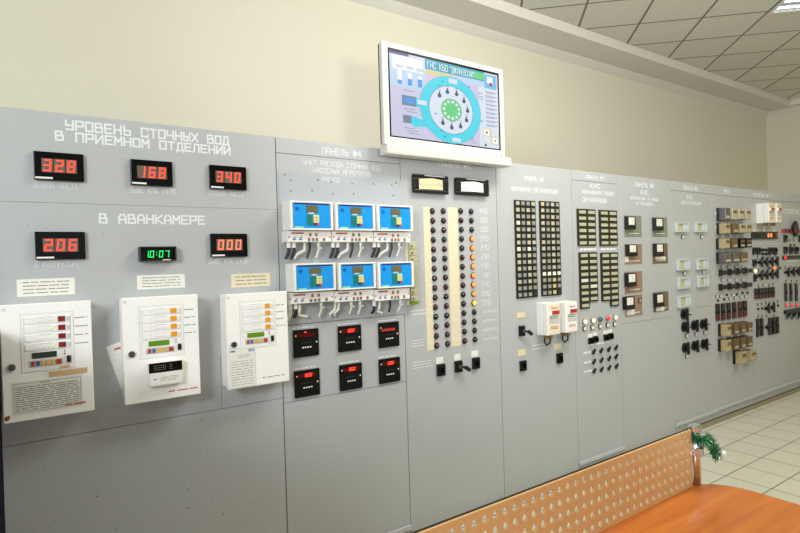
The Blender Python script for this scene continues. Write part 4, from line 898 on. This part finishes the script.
# ------------------------------------------------------------------ panel 9
def framed_module(rc, label):
    x0, x1, z0, z1 = rc; W, H = x1 - x0, z1 - z0
    t = thing('framed_module', label, 'module', ((x0 + x1) / 2, 0, z0), 'pale framed modules on panel 9')
    mb = MB(); mb.frame(x0, x1, z0, z1, -.03, 0, W * .12, 'module_pale', H * .16); mb.build('bezel', t, bevel=.004)
    MB().box(x0 + W * .13, x0 + W * .58, -.016, 0, z0 + H * .17, z1 - H * .17, 'module_cream').build('window', t)
    k = MB(); k.box(x0 + W * .60, x1 - W * .13, -.024, 0, z0 + H * .17, z1 - H * .17, 'module_white'); k.build('slide', t, bevel=.003)
M9 = [((676, 222.2, 688.6, 232.5), 'pale framed module, left one of the top pair on panel 9'), ((695.5, 222, 707, 232.5), 'pale framed module, right one of the top pair on panel 9'),
      ((677.8, 259.2, 689.8, 270), 'pale framed module, left one of the second pair'), ((697.4, 258.6, 708.2, 269.2), 'pale framed module, right one of the second pair'),
      ((678.4, 278, 690, 288.2), 'pale framed module, left one of the third pair'), ((698.2, 276.2, 708.8, 286.6), 'pale framed module, right one of the third pair'),
      ((678.8, 295.8, 691, 306.6), 'pale framed module beside the blank cover plate')]
for q, l_ in M9: framed_module(R2(*q, .02), l_)
x0, x1, z0, z1 = RC(695.6, 294.8, 709.6, 293, 710.4, 305.4, 696, 306.8); MB().box(x0, x1, -.004, 0, z0, z1, 'panel_paint').build('blank_cover', p9, bevel=.001)
def knob(parent, px, py, s=1.0):
    x, z = P(px, py, .02); w_, h_ = .038 * s, .046 * s
    b = MB(); b.rev(x, z, [(w_, 0), (w_, -.012), (w_ * .85, -.016)], 'black_plastic', 18); o = b.build('rotary_switch', parent)
    k = MB(); k.rev(x, z, [(w_ * .55, -.016), (w_ * .5, -.03)], 'black_matt', 14); k.box(x - w_ * .22, x + w_ * .22, -.05, -.028, z - h_, z + h_, 'black_plastic'); k.tube([(x, -.04, z), (x + .045 * s, -.046, z - .004)], .006, 'black_plastic'); k.build('handle', o, bevel=.003)
for px, py in ((685.2, 314.5), (685.8, 327), (695.4, 325.5), (704.2, 324.2), (686.4, 348), (695.8, 346), (705, 344.2)): knob(p9, px, py, 1.22)
for px, py in ((685.8, 335.9), (695.2, 334.2), (704.1, 332.6), (686, 356.4), (682, 237.2), (701, 237), (683.5, 273.6), (702.6, 272)): push_button(p9, px, py, 1.1, 'paper')

# ------------------------------------------------------------------ panel 10: rows of plug-in relays
ORD = ['first', 'second', 'third', 'fourth', 'fifth']
def relay(px0, px1, py0, py1, mat, d, label, group):
    x0, x1, z0, z1 = R2(px0, py0, px1, py1, d)
    t = thing('plug_in_relay', label, 'relay', ((x0 + x1) / 2, 0, z0), group); H = z1 - z0
    MB().box(x0 - .004, x1 + .004, -.024, 0, z0 - .004, z1 + .004, 'black_plastic').build('socket', t, bevel=.002)
    MB().box(x0, x1, -d, -.024, z0, z1, mat).build('cover', t, bevel=.004)
    m = MB(); m.box(x0 + .012, x1 - .012, -d - .0006, -d, z0 + H * .55, z0 + H * .8, 'relay_brown'); m.box(x0 + .01, x1 - .014, -d - .0006, -d, z0 + H * .15, z0 + H * .35, 'relay_pale'); m.build('label', t)
RG = 'plug-in relays on panel 10'
def relay_row(xs, wpx, y0a, y1a, y0b, y1b, mats, name, d=.085):
    n = len(xs)
    for k, (x, m_) in enumerate(zip(xs, mats)):
        f = k / max(1, n - 1); relay(x, x + wpx, y0a + (y0b - y0a) * f, y1a + (y1b - y1a) * f, m_, d, '%s relay from the left in the %s' % (ORD[k], name), RG)
relay_row([725.4, 732.6, 739.4, 746.2], 5.2, 207.6, 220, 209.2, 219, ['relay_grey', 'relay_pale', 'relay_pale', 'relay_pale'], 'topmost relay row')
relay_row([725.4, 733.4, 740.4, 746.6], 5.4, 223, 233.6, 223.8, 232.6, ['relay_beige', 'relay_brown', 'relay_beige', 'relay_beige'], 'second relay row from the top')
relay_row([725, 733, 740.4, 746.8], 5.2, 238.4, 248.4, 238, 247.4, ['relay_beige', 'relay_brown', 'black_gloss', 'black_gloss'], 'relay row ending in two black relays')
relay_row([725.2, 733.6, 741.6], 6.6, 252.6, 263, 252, 261.8, ['relay_grey', 'relay_grey', 'relay_brown'], 'three-relay row above the black levers')
relay_row([727, 734.8, 741.8, 748.4], 4.6, 325, 335.6, 322.6, 331, ['relay_beige', 'relay_brown', 'relay_brown', 'relay_brown'], 'upper relay row below the fuse modules')
relay_row([727, 734.8, 741.8, 748.4], 4.6, 340.4, 351, 336.8, 346, ['relay_beige', 'relay_brown', 'relay_brown', 'relay_brown'], 'lower relay row below the fuse modules')
relay_row([741.6, 751.6], 5.4, 352, 363.4, 351.4, 359.6, ['relay_beige', 'relay_beige'], 'lowest pair of relays')
for px, py in ((715.8, 213.2), (716.3, 227), (717, 242.8), (717.7, 257.3)):
    x, z = P(px, py); MB().box(x - .014, x + .014, -.002, 0, z - .012, z + .012, 'white_plastic').build('label_dot', p10)
def lever(parent, px0, px1, py, hpx, mat='black_plastic'):
    x0, x1, z0, z1 = R2(px0, py - hpx / 2, px1, py + hpx / 2, .04); zc = (z0 + z1) / 2
    b = MB(); b.box(x0, x0 + (x1 - x0) * .45, -.02, 0, z0, z1, 'black_plastic'); o = b.build('lever_switch', parent, bevel=.002)
    h = MB(); h.box(x0 - (x1 - x0) * .05, x1, -.045, -.02, zc - (z1 - z0) * .32, zc + (z1 - z0) * .32, mat); h.build('handle', o, bevel=.004)
for y0_, y1_, sy in ((272.6, 270.6, 267), (287, 284.8, 280)):
    for k, x in enumerate((722.6, 731.4, 739.2, 746.6)):
        lever(p10, x, x + 5.6, y0_ + (y1_ - y0_) * k / 3, 6)
    for x in (721.4, 728, 735, 741.7): push_button(p10, x, sy, .9)
for x, y_, s in ((716, 296.4, .9), (720, 296.2, .9), (726.4, 294.8, .8), (732, 295, .9), (736.4, 294.4, .8), (742, 293, .8), (747, 293, .8), (717.6, 300.4, .7), (723.6, 299.4, .8), (729, 298.6, .9), (734.4, 298, .9), (740, 297, .9), (745, 296.6, .9)): push_button(p10, x, y_, s, 'white_plastic' if s > .85 else 'black_matt')
def fuse_module(parent, px, py0, py1, wpx, top, bottom, d=.018, name='fuse_module'):
    x0, x1, z0, z1 = R2(px - wpx / 2, py0, px + wpx / 2, py1, d)
    m = MB(); zc = z0 + (z1 - z0) * .36; m.box(x0, x1, -d, 0, zc, z1, top); m.box(x0, x1, -d, 0, z0, zc, bottom); m.box(x0 + (x1 - x0) * .25, x1 - (x1 - x0) * .25, -d - .006, -d, z0 + (z1 - z0) * .42, z0 + (z1 - z0) * .56, 'black_gloss'); m.build(name, parent, bevel=.003)
for x, y0_, y1_, tm, bm_ in ((718.8, 304, 320.4, 'black_plastic', 'dark_red'), (724.2, 303.6, 320, 'black_plastic', 'dark_red'), (729.6, 303, 319, 'black_plastic', 'dark_red'), (735.2, 302.4, 318, 'black_plastic', 'dark_red'), (740.8, 301.6, 317, 'dark_red', 'dark_red'), (745.8, 301, 316.2, 'black_plastic', 'dark_red')):
    fuse_module(p10, x, y0_, y1_, 3.6, tm, bm_)

# ------------------------------------------------------------------ panel 11
a = R2(768.2, 202.6, 775, 223, .12); monitor(*a, .12, 'white monitor box with a lit red digit, left of the pair on panel 11', 'white monitor boxes', 'ivory_plastic')
b = R2(776.4, 203, 781.8, 223, .12); monitor(*b, .12, 'white monitor box with a lit red digit, right of the pair on panel 11', 'white monitor boxes', 'ivory_plastic')
for k in range(9):
    px = 752.4 + k * 2.8; x, z = P(px, 235.5 - k * .02); m_ = 'lamp_lit' if k in (5, 6) else ('button_red' if k == 8 else 'black_gloss')
    mb = MB(); mb.box(x - .036, x + .036, -.02, 0, z - .04, z + .04, 'black_plastic'); mb.box(x - .02, x + .02, -.024, -.02, z - .022, z + .022, m_); mb.build('signal_lamp', p11, bevel=.002)
for k in range(5):
    x, z = P(754 + k * 5, 230.6); MB().box(x - .04, x + .04, -.002, 0, z - .012, z + .012, 'ivory_plastic').build('switch_label', p11)
def small_switch(parent, px, py, wpx=2.6, hpx=7, name='switch'):
    x0, x1, z0, z1 = R2(px - wpx / 2, py - hpx / 2, px + wpx / 2, py + hpx / 2); mb = MB(); mb.box(x0, x1, -.02, 0, z0, z1, 'black_plastic'); mb.box(x0 + (x1 - x0) * .3, x1 - (x1 - x0) * .3, -.035, -.02, z0 + (z1 - z0) * .4, z1 - (z1 - z0) * .15, 'black_gloss'); mb.build(name, parent, bevel=.002)
def busbar(parent, x0p, x1p, py, n):
    a, z = P(x0p, py); b, _ = P(x1p, py); m = MB(); m.box(a, b, -.006, 0, z - .012, z + .012, 'black_matt'); o = m.build('busbar', parent)
    for k in range(n):
        x = a + (b - a) * (k + .5) / n; q = MB(); q.rev(x, z, [(.03, -.006), (.03, -.02), (.024, -.026)], 'black_plastic', 14); q.box(x - .012, x + .012, -.032, -.016, z - .055, z + .055, 'black_plastic'); q.build('rotary_switch', parent, bevel=.002)
for x in (753.4, 757.6, 769.6, 774.2): small_switch(p11, x, 251, 2.8, 7)
for x in (762, 765.8): small_switch(p11, x, 250, 1.6, 3); small_switch(p11, x, 254, 1.6, 2.4)
for x, y_ in ((757.4, 257.4), (763.6, 257.4), (770, 256.8), (776, 255.6), (758.6, 270.4), (764, 270.2), (758.6, 286), (763, 285), (769, 285), (773, 284.2)): push_button(p11, x, y_, .95, 'module_pale', 'black_plastic')
busbar(p11, 757, 778, 262.4, 4); busbar(p11, 757, 778, 275.4, 4); small_switch(p11, 753.4, 263, 2.6, 7); small_switch(p11, 754, 278, 1.8, 7)
cap_lamp(p11, 772.7, 268, 'lamp_lit', 1.2); cap_lamp(p11, 753.6, 271, 'lamp_cream', 1.3)
for x in (767.8, 778.4): cap_lamp(p11, x, 268, 'lamp_black', .9)
for k, x in enumerate((757, 760.8, 763.8, 767, 770.4, 774)): fuse_module(p11, x, 288.6 - k * .3, 299 - k * .4, 2.6, 'black_plastic', 'dark_red')
for x, y_ in ((757.8, 304.4), (761.6, 303.8), (765.6, 302.4), (769.6, 302.6), (773.6, 301.8), (777.6, 301.4), (757.8, 309), (761.6, 308.4), (777.6, 305.6)): push_button(p11, x, y_, .85, 'module_pale' if y_ < 305 else 'black_matt')
busbar(p11, 764, 774.5, 308.6, 2)
for k, x in enumerate((758.8, 762.8, 771, 774.8, 778.4)): fuse_module(p11, x, 319 - k * .5, 336.6 - k * .9, 2.6, 'black_plastic', 'black_plastic')
busbar(p11, 764.8, 774, 327.4, 2)
for x in (766.6, 758.2, 762, 774): push_button(p11, x, 316, .8, 'module_pale')

# ------------------------------------------------------------------ panel 12
x, z = P(792.4, 229); mb = MB(); n = 20
mb.poly([(x + .062 * math.cos(2 * math.pi * k / n), z + .092 * math.sin(2 * math.pi * k / n)) for k in range(n)], -.02, -.045, 'black_plastic'); mb.cyl(x, z, .04, -.02, 0, 'black_plastic', 16); mb.build('oval_knob', p12, bevel=.006)
a, _ = P(781.4, 231); b = 7.97; z = P(790, 231)[1]; mb = MB()
k = 0; xx = a
while xx < b - .05:
    mb.box(xx, xx + .05, -.014, 0, z - .022, z + .022, 'dark_red' if k % 2 else 'button_red'); xx += .054; k += 1
mb.build('terminal_strip', p12)
z = P(790, 257.4)[1]; mb = MB(); mb.box(a, b, -.016, 0, z - .02, z + .02, 'black_plastic'); mb.build('terminal_strip', p12, bevel=.002); cap_lamp(p12, 783.4, 257.6, 'lamp_bright_red', 1.3)
x, zz = P(786, 261.2); lines(MB(), x, x + .36, zz - .012, zz + .012, 1, 0, 'ivory_plastic', rnd, .7).build('caption', p12)
for x in (784.5, 799.6): small_switch(p12, x, 238.4, 2.8, 7)
for x in (784.6, 790.2, 795.6): small_switch(p12, x, 250.2, 3, 7); push_button(p12, x + .6, 267.4, .9, 'module_pale'); push_button(p12, x + 1.2, 281, .8, 'module_pale')
for x in (790, 793.6): push_button(p12, x, 240, .9, 'module_pale'); push_button(p12, x, 245, .8, 'black_matt')
busbar(p12, 784, 799.5, 272.4, 3)
for x in (786.8, 791.8, 797.2): fuse_module(p12, x, 283.4, 301, 2.2, 'black_plastic', 'black_plastic')
for x in (785, 790.4, 796): cap_lamp(p12, x, 305, 'lamp_bright_red', .9); cap_lamp(p12, x + .6, 318, 'lamp_teal', .9); small_switch(p12, x + 2.6, 314.4, 2, 5)
z = P(790, 311)[1]; mb = MB(); mb.box(P(783.6, 311)[0], 7.95, -.03, 0, z - .022, z + .022, 'black_plastic'); mb.build('terminal_strip', p12, bevel=.002); cap_lamp(p12, 785, 311.6, 'lamp_red', .8)

# ------------------------------------------------------------------ wall screen on the panel tops
t = thing('wall_screen', 'white framed flat screen showing a ring shaped pumping station diagram', 'screen', (2.22, -.02, 2.24))
TX0, TX1, TZ0, TZ1, TY = 1.747, 2.704, 2.297, 2.876, -.10
b = MB(); b.box(TX0, TX0 + .042, TY, TY + .03, TZ0, TZ1, 'tv_white'); b.box(TX1 - .036, TX1, TY, TY + .03, TZ0, TZ1, 'tv_white'); b.box(TX0 + .042, TX1 - .036, TY, TY + .03, TZ0, TZ0 + .046, 'tv_white'); b.box(TX0 + .042, TX1 - .036, TY, TY + .03, TZ1 - .03, TZ1, 'tv_white'); b.build('bezel', t, bevel=.004)
b = MB(); b.box(TX0 + .006, TX1 - .006, TY + .03, TY + .05, TZ0 + .006, TZ1 - .006, 'tv_back'); b.frustum(TX0 + .12, TX1 - .12, TZ0 + .08, TZ1 - .08, TY + .05, TY + .075, -.0, 'tv_back'); b.build('back_shell', t, bevel=.004)
b = MB(); b.box(1.751, 2.742, TY - .02, TY + .06, 2.240, 2.298, 'tv_white'); b.build('speaker_bar', t, bevel=.008)
b = MB(); b.box(2.66, 2.672, TY - .0005, TY, 2.306, 2.310, 'ink_dark'); b.build('status_light', t)
b = MB(); b.box(TX0 + .008, TX0 + .05, TY - .0006, TY, TZ0 + .006, TZ0 + .030, 'paper'); b.box(TX0 + .012, TX0 + .044, TY - .001, TY - .0006, TZ0 + .012, TZ0 + .014, 'tape'); b.build('sticker', t)
b = MB(); b.box(1.95, 2.5, TY + .06, .10, 2.293, 2.315, 'tv_back'); b.box(2.1, 2.35, .0, .12, 2.293, 2.5, 'tv_back'); b.box(2.12, 2.33, TY + .06, .02, 2.4, 2.5, 'tv_back'); b.build('mounting_bracket', t)
SX0, SX1, SZ0, SZ1 = TX0 + .042, TX1 - .036, TZ0 + .046, TZ1 - .030; ys = TY + .006
scr = MB().box(SX0, SX1, ys, TY + .03, SZ0, SZ1, 'black_gloss').build('screen', t)
bd = .012; SX0 += bd; SX1 -= bd; SZ0 += bd * .7; SZ1 -= bd * 1.0; SW, SH = SX1 - SX0, SZ1 - SZ0
SXf = lambda u: SX0 + SW * u
SZf = lambda v: SZ1 - SH * v
im = MB(); LAY = [0]; AX = [1.0]
def lay():
    LAY[0] += 1; return ys - .0002 - LAY[0] * .00012
def sr(u0, u1, v0, v1, m): y = lay(); im.add([(SXf(u0), y, SZf(v1)), (SXf(u1), y, SZf(v1)), (SXf(u1), y, SZf(v0)), (SXf(u0), y, SZf(v0))], [(0, 1, 2, 3)], m)
def sd(u, v, r, m, n=40, r2=None):  # disc, r in screen heights
    y = lay(); cx, cz = SXf(u), SZf(v); R_ = r * SH; RR = (r2 or r) * SH
    im.add([(cx + R_ * AX[0] * math.cos(2 * math.pi * k / n), y, cz + RR * math.sin(2 * math.pi * k / n)) for k in range(n)], [tuple(range(n))], m)
sr(0, 1, 0, 1, 'scr_lilac'); sr(0, .30, .03, .40, 'scr_blue'); sr(.80, 1, .2, 1, 'scr_pale'); sr(0, .16, 0, .03, 'scr_navy')
sr(.02, .28, .04, .2, 'scr_white'); sr(.30, .86, .0, .125, 'scr_teal'); sr(.75, .86, .02, .11, 'scr_green'); sr(.30, .54, .135, .19, 'scr_yellow'); sr(.32, .72, .2, .245, 'scr_pink'); sr(.60, .86, .13, .2, 'scr_blue')
LAY[0] += 6
tx = MB(); text(tx, 'ГНС КБО', SXf(.32), SXf(.50), SZf(.105), SZf(.03), lay(), 'scr_white', .26).build('title', scr); tx = MB(); text(tx, '"ДИКАНЕВСКИЙ"', SXf(.52), SXf(.76), SZf(.105), SZf(.03), lay(), 'scr_white', .26)
tx.build('title', scr)
sr(.86, .98, .03, .21, 'scr_sky'); sr(.885, .945, .05, .14, 'scr_white'); sd(.925, .15, .028, 'scr_red', 12)
for k, f in enumerate((.30, .5, .6)):
    u = .06 + k * .085; sr(u, u + .035, .2 + k * .02, .375, 'scr_white'); sr(u, u + .035, .375 - .16 * f, .375, 'scr_bar')
    sr(u - .01, u + .05, .15, .158, 'scr_line'); sr(u - .01, u + .05, .17, .178, 'scr_line')
# the ring
cu, cv = .525, .585
sr(.09, .215, .50, .62, 'scr_grey'); sr(.105, .2, .525, .595, 'scr_bar'); sr(.21, .26, .505, .615, 'scr_cyan'); sr(.095, .17, .735, .83, 'scr_grey'); sr(.165, .34, .76, .85, 'scr_cyan'); sd(.2, .8, .065, 'scr_cyan', 20)
AX[0] = 1.2
sd(cu, cv, .425, 'scr_line'); sd(cu, cv, .42, 'scr_cyan', 48); sd(cu, cv, .305, 'scr_dark'); sd(cu, cv, .30, 'scr_pale', 44); sd(cu, cv, .145, 'scr_line', 26); sd(cu, cv, .14, 'scr_green', 26)
for k in range(11):
    an = 2 * math.pi * k / 11 + .25; sd(cu + .126 * SH / SW * math.cos(an), cv - .105 * math.sin(an), .018, 'scr_white', 8)
for k in range(11):
    if k in (5, 6): continue
    an = 2 * math.pi * k / 11 + .1; u, v = cu + .27 * SH / SW * math.cos(an), cv - .225 * math.sin(an)
    sd(u, v, .026, 'scr_dark', 10); sr(u - .007, u + .007, v - .05, v, 'scr_dark'); sr(u - .012, u + .012, v - .075, v - .065, 'scr_line')
sr(.215, .295, .53, .585, 'scr_pale'); sr(.50, .58, .19, .25, 'scr_pale'); sr(.52, .60, .935, .985, 'scr_pale')
AX[0] = 1.0
for u, v in ((.43, .24), (.44, .93), (.40, .3), (.41, .86), (.68, .24), (.80, .66), (.36, .66), (.70, .9)): sr(u, u + .025, v, v + .014, 'scr_teal')
for u, v in ((.10, .44), (.10, .66), (.12, .69), (.10, .89), (.12, .92), (.13, .95), (.68, .93), (.7, .96), (.78, .3), (.78, .34), (.78, .37)): sr(u, u + .09 if u < .5 else u + .05, v, v + .01, 'scr_line')
for k in range(9): sr(.85, .97, .26 + k * .055, .272 + k * .055, 'scr_line'); sr(.86, .94, .278 + k * .055, .286 + k * .055, 'scr_line')
sr(.82, .98, .755, .955, 'scr_yellow'); sr(.825, .885, .765, .85, 'scr_white'); sr(.905, .975, .755, .85, 'scr_pale'); sr(.91, .97, .865, .945, 'scr_white'); sr(.825, .895, .86, .95, 'scr_pale'); sd(.855, .81, .018, 'scr_red', 10); sd(.94, .905, .014, 'scr_red', 8); sd(.84, .978, .02, 'scr_dark', 10)
im.build('diagram', scr)

# ------------------------------------------------------------------ desk with perforated screen and chrome post
DZ = .75
t = thing('desk', 'orange wood desk with a perforated tan screen and chrome post', 'desk', (1.4, -2.05, 0))
cxr, cyr, rr = 2.05, 1.12 - .175 - CAM_D, .175
prof = [(.30, -2.75)] + [(2.225, -2.75)] + [(cxr + rr * math.cos(a * math.pi / 18), cyr + rr * math.sin(a * math.pi / 18)) for a in range(0, 10)] + [(.30, 1.12 - CAM_D)]
n = len(prof); mb = MB(); mb.add([(x, y, DZ - .028) for x, y in prof] + [(x, y, DZ) for x, y in prof], [tuple(range(n)), tuple(range(2 * n - 1, n - 1, -1))] + [(i, (i + 1) % n, n + (i + 1) % n, n + i) for i in range(n)], 'desk_wood')
mb.build('desktop', t, bevel=.004, seg=3)
for x in (.42, 2.02):
    MB().box(x, x + .028, -2.70, -1.64, 0, DZ - .028, 'desk_wood').build('side_panel', t, bevel=.002)
MB().box(.448, 2.02, -1.68, -1.66, .25, DZ - .028, 'desk_wood').build('modesty_panel', t)
# perforated board: real round holes
YS0, YS1 = 1.098 - CAM_D, 1.106 - CAM_D
pb = MB(); NX, NZ, pit = 39, 5, .0385; xr = 2.098; z0 = DZ + .001; hz = .216 / NZ
rH = .0118; nh = 12
def cell(xa, xb, za, zb):
    cx, cz = (xa + xb) / 2, (za + zb) / 2; sq = []
    for k in range(nh):
        an = 2 * math.pi * k / nh + math.pi / nh * 0; c_, s_ = math.cos(an), math.sin(an); q = min((xb - xa) / 2 / max(abs(c_), 1e-6), (zb - za) / 2 / max(abs(s_), 1e-6)); sq.append((cx + q * c_, cz + q * s_))
    ci = [(cx + rH * .92 * math.cos(2 * math.pi * k / nh), cz + rH * math.sin(2 * math.pi * k / nh)) for k in range(nh)]
    vs = [(x, YS0, z) for x, z in sq] + [(x, YS0, z) for x, z in ci] + [(x, YS1, z) for x, z in sq] + [(x, YS1, z) for x, z in ci]; fs = []
    for k in range(nh):
        q = (k + 1) % nh; fs += [(k, q, nh + q, nh + k), (2 * nh + q, 2 * nh + k, 3 * nh + k, 3 * nh + q), (nh + k, nh + q, 3 * nh + q, 3 * nh + k)]
    # square corners
    pb.add(vs, fs, 'screen_board')
    for sx, sz in ((xa, za), (xb, za), (xb, zb), (xa, zb)):
        an = math.atan2(sz - cz, sx - cx) % (2 * math.pi); k = int(an / (2 * math.pi / nh)); A, B = sq[k], sq[(k + 1) % nh]
        for yy in (YS0, YS1): pb.add([(A[0], yy, A[1]), (sx, yy, sz), (B[0], yy, B[1])], [(0, 1, 2)], 'screen_board')
for i in range(NX):
    for j in range(NZ): cell(xr - .012 - (i + 1) * pit, xr - .012 - i * pit, z0 + j * hz * .93 + .004, z0 + (j + 1) * hz * .93 + .004)
xl = xr - .012 - NX * pit; zt = z0 + NZ * hz * .93 + .004
pb.box(xr - .012, xr, YS0, YS1, z0, zt + .009, 'screen_board'); pb.box(xl - .03, xl, YS0, YS1, z0, zt + .009, 'screen_board'); pb.box(xl, xr - .012, YS0, YS1, zt, zt + .009, 'screen_board'); pb.box(xl, xr - .012, YS0, YS1, z0, z0 + .004, 'screen_board')
pb.build('perforated_screen', t)
PX, PY = 2.127, 1.10 - CAM_D
po = MB().vcyl(PX, PY, .0185, DZ, .965, 'chrome', 28).build('post', t, smooth=True)
MB().rev(PX, PY, [(.026, .865), (.0285, .868), (.0285, .892), (.026, .895)], 'chrome', 28, 'z').build('collar', po)
MB().rev(PX, PY, [(.0205, .952), (.0225, .954), (.0225, .974), (.019, .979)], 'chrome', 28, 'z').build('cap', po)
cb = MB(); cb.box(2.085, PX - .02, PY - .007, PY + .007, .872, .888, 'chrome'); cb.build('clamp', po, bevel=.002)

# tinsel on the post
t = thing('tinsel_garland', 'green tinsel with a white bauble wound round the chrome post', 'tinsel', (PX, PY, .90))
rt = random.Random(5)
spine = []
for k in range(30):
    f = k / 29; an = 2.2 + f * 5.6; spine.append(Vector((PX + .031 * math.cos(an), PY + .031 * math.sin(an), .948 - .055 * f)))
tail = [Vector((PX + .02 + .062 * f, PY - .035 - .006 * f, .935 - .050 * f - .03 * f * f)) for f in [k / 18 for k in range(19)]]
tail2 = [Vector((PX + .052 + .028 * f, PY - .04, .895 - .055 * f)) for f in [k / 8 for k in range(9)]]
core = MB()
for sp in (spine, tail, tail2): core.tube(sp, .0012, 'tinsel_dark', 5)
core.build('wire', t)
tn = MB()
for sp in (spine, tail, tail2):
    for i in range(len(sp) - 1):
        dvec = (sp[i + 1] - sp[i]).normalized()
        for q in range(30):
            p0 = sp[i].lerp(sp[i + 1], rt.random()); v = Vector((rt.gauss(0, 1), rt.gauss(0, 1), rt.gauss(0, 1))); v = (v - dvec * v.dot(dvec) * .6).normalized()
            L = rt.uniform(.012, .027); w_ = v.cross(Vector((rt.gauss(0, 1), rt.gauss(0, 1), rt.gauss(0, 1)))).normalized() * .0014
            p1 = p0 + v * L
            tn.add([p0 - w_, p0 + w_, p1 + w_ * .6, p1 - w_ * .6], [(0, 1, 2, 3)], rt.choice(['tinsel_green', 'tinsel_green', 'tinsel_green', 'tinsel_dark', 'tinsel_silver']))
tn.build('needles', t)['kind'] = 'stuff'
bb = MB(); bc = tail[-1] + Vector((.006, -.022, .012)); r_ = .0085
bb.rev(bc.x, bc.z, [(r_ * math.sin(math.pi * k / 10) + 1e-5, bc.y - r_ * math.cos(math.pi * k / 10)) for k in range(11)], 'bauble_white', 16); bb.build('bauble', t, smooth=True)
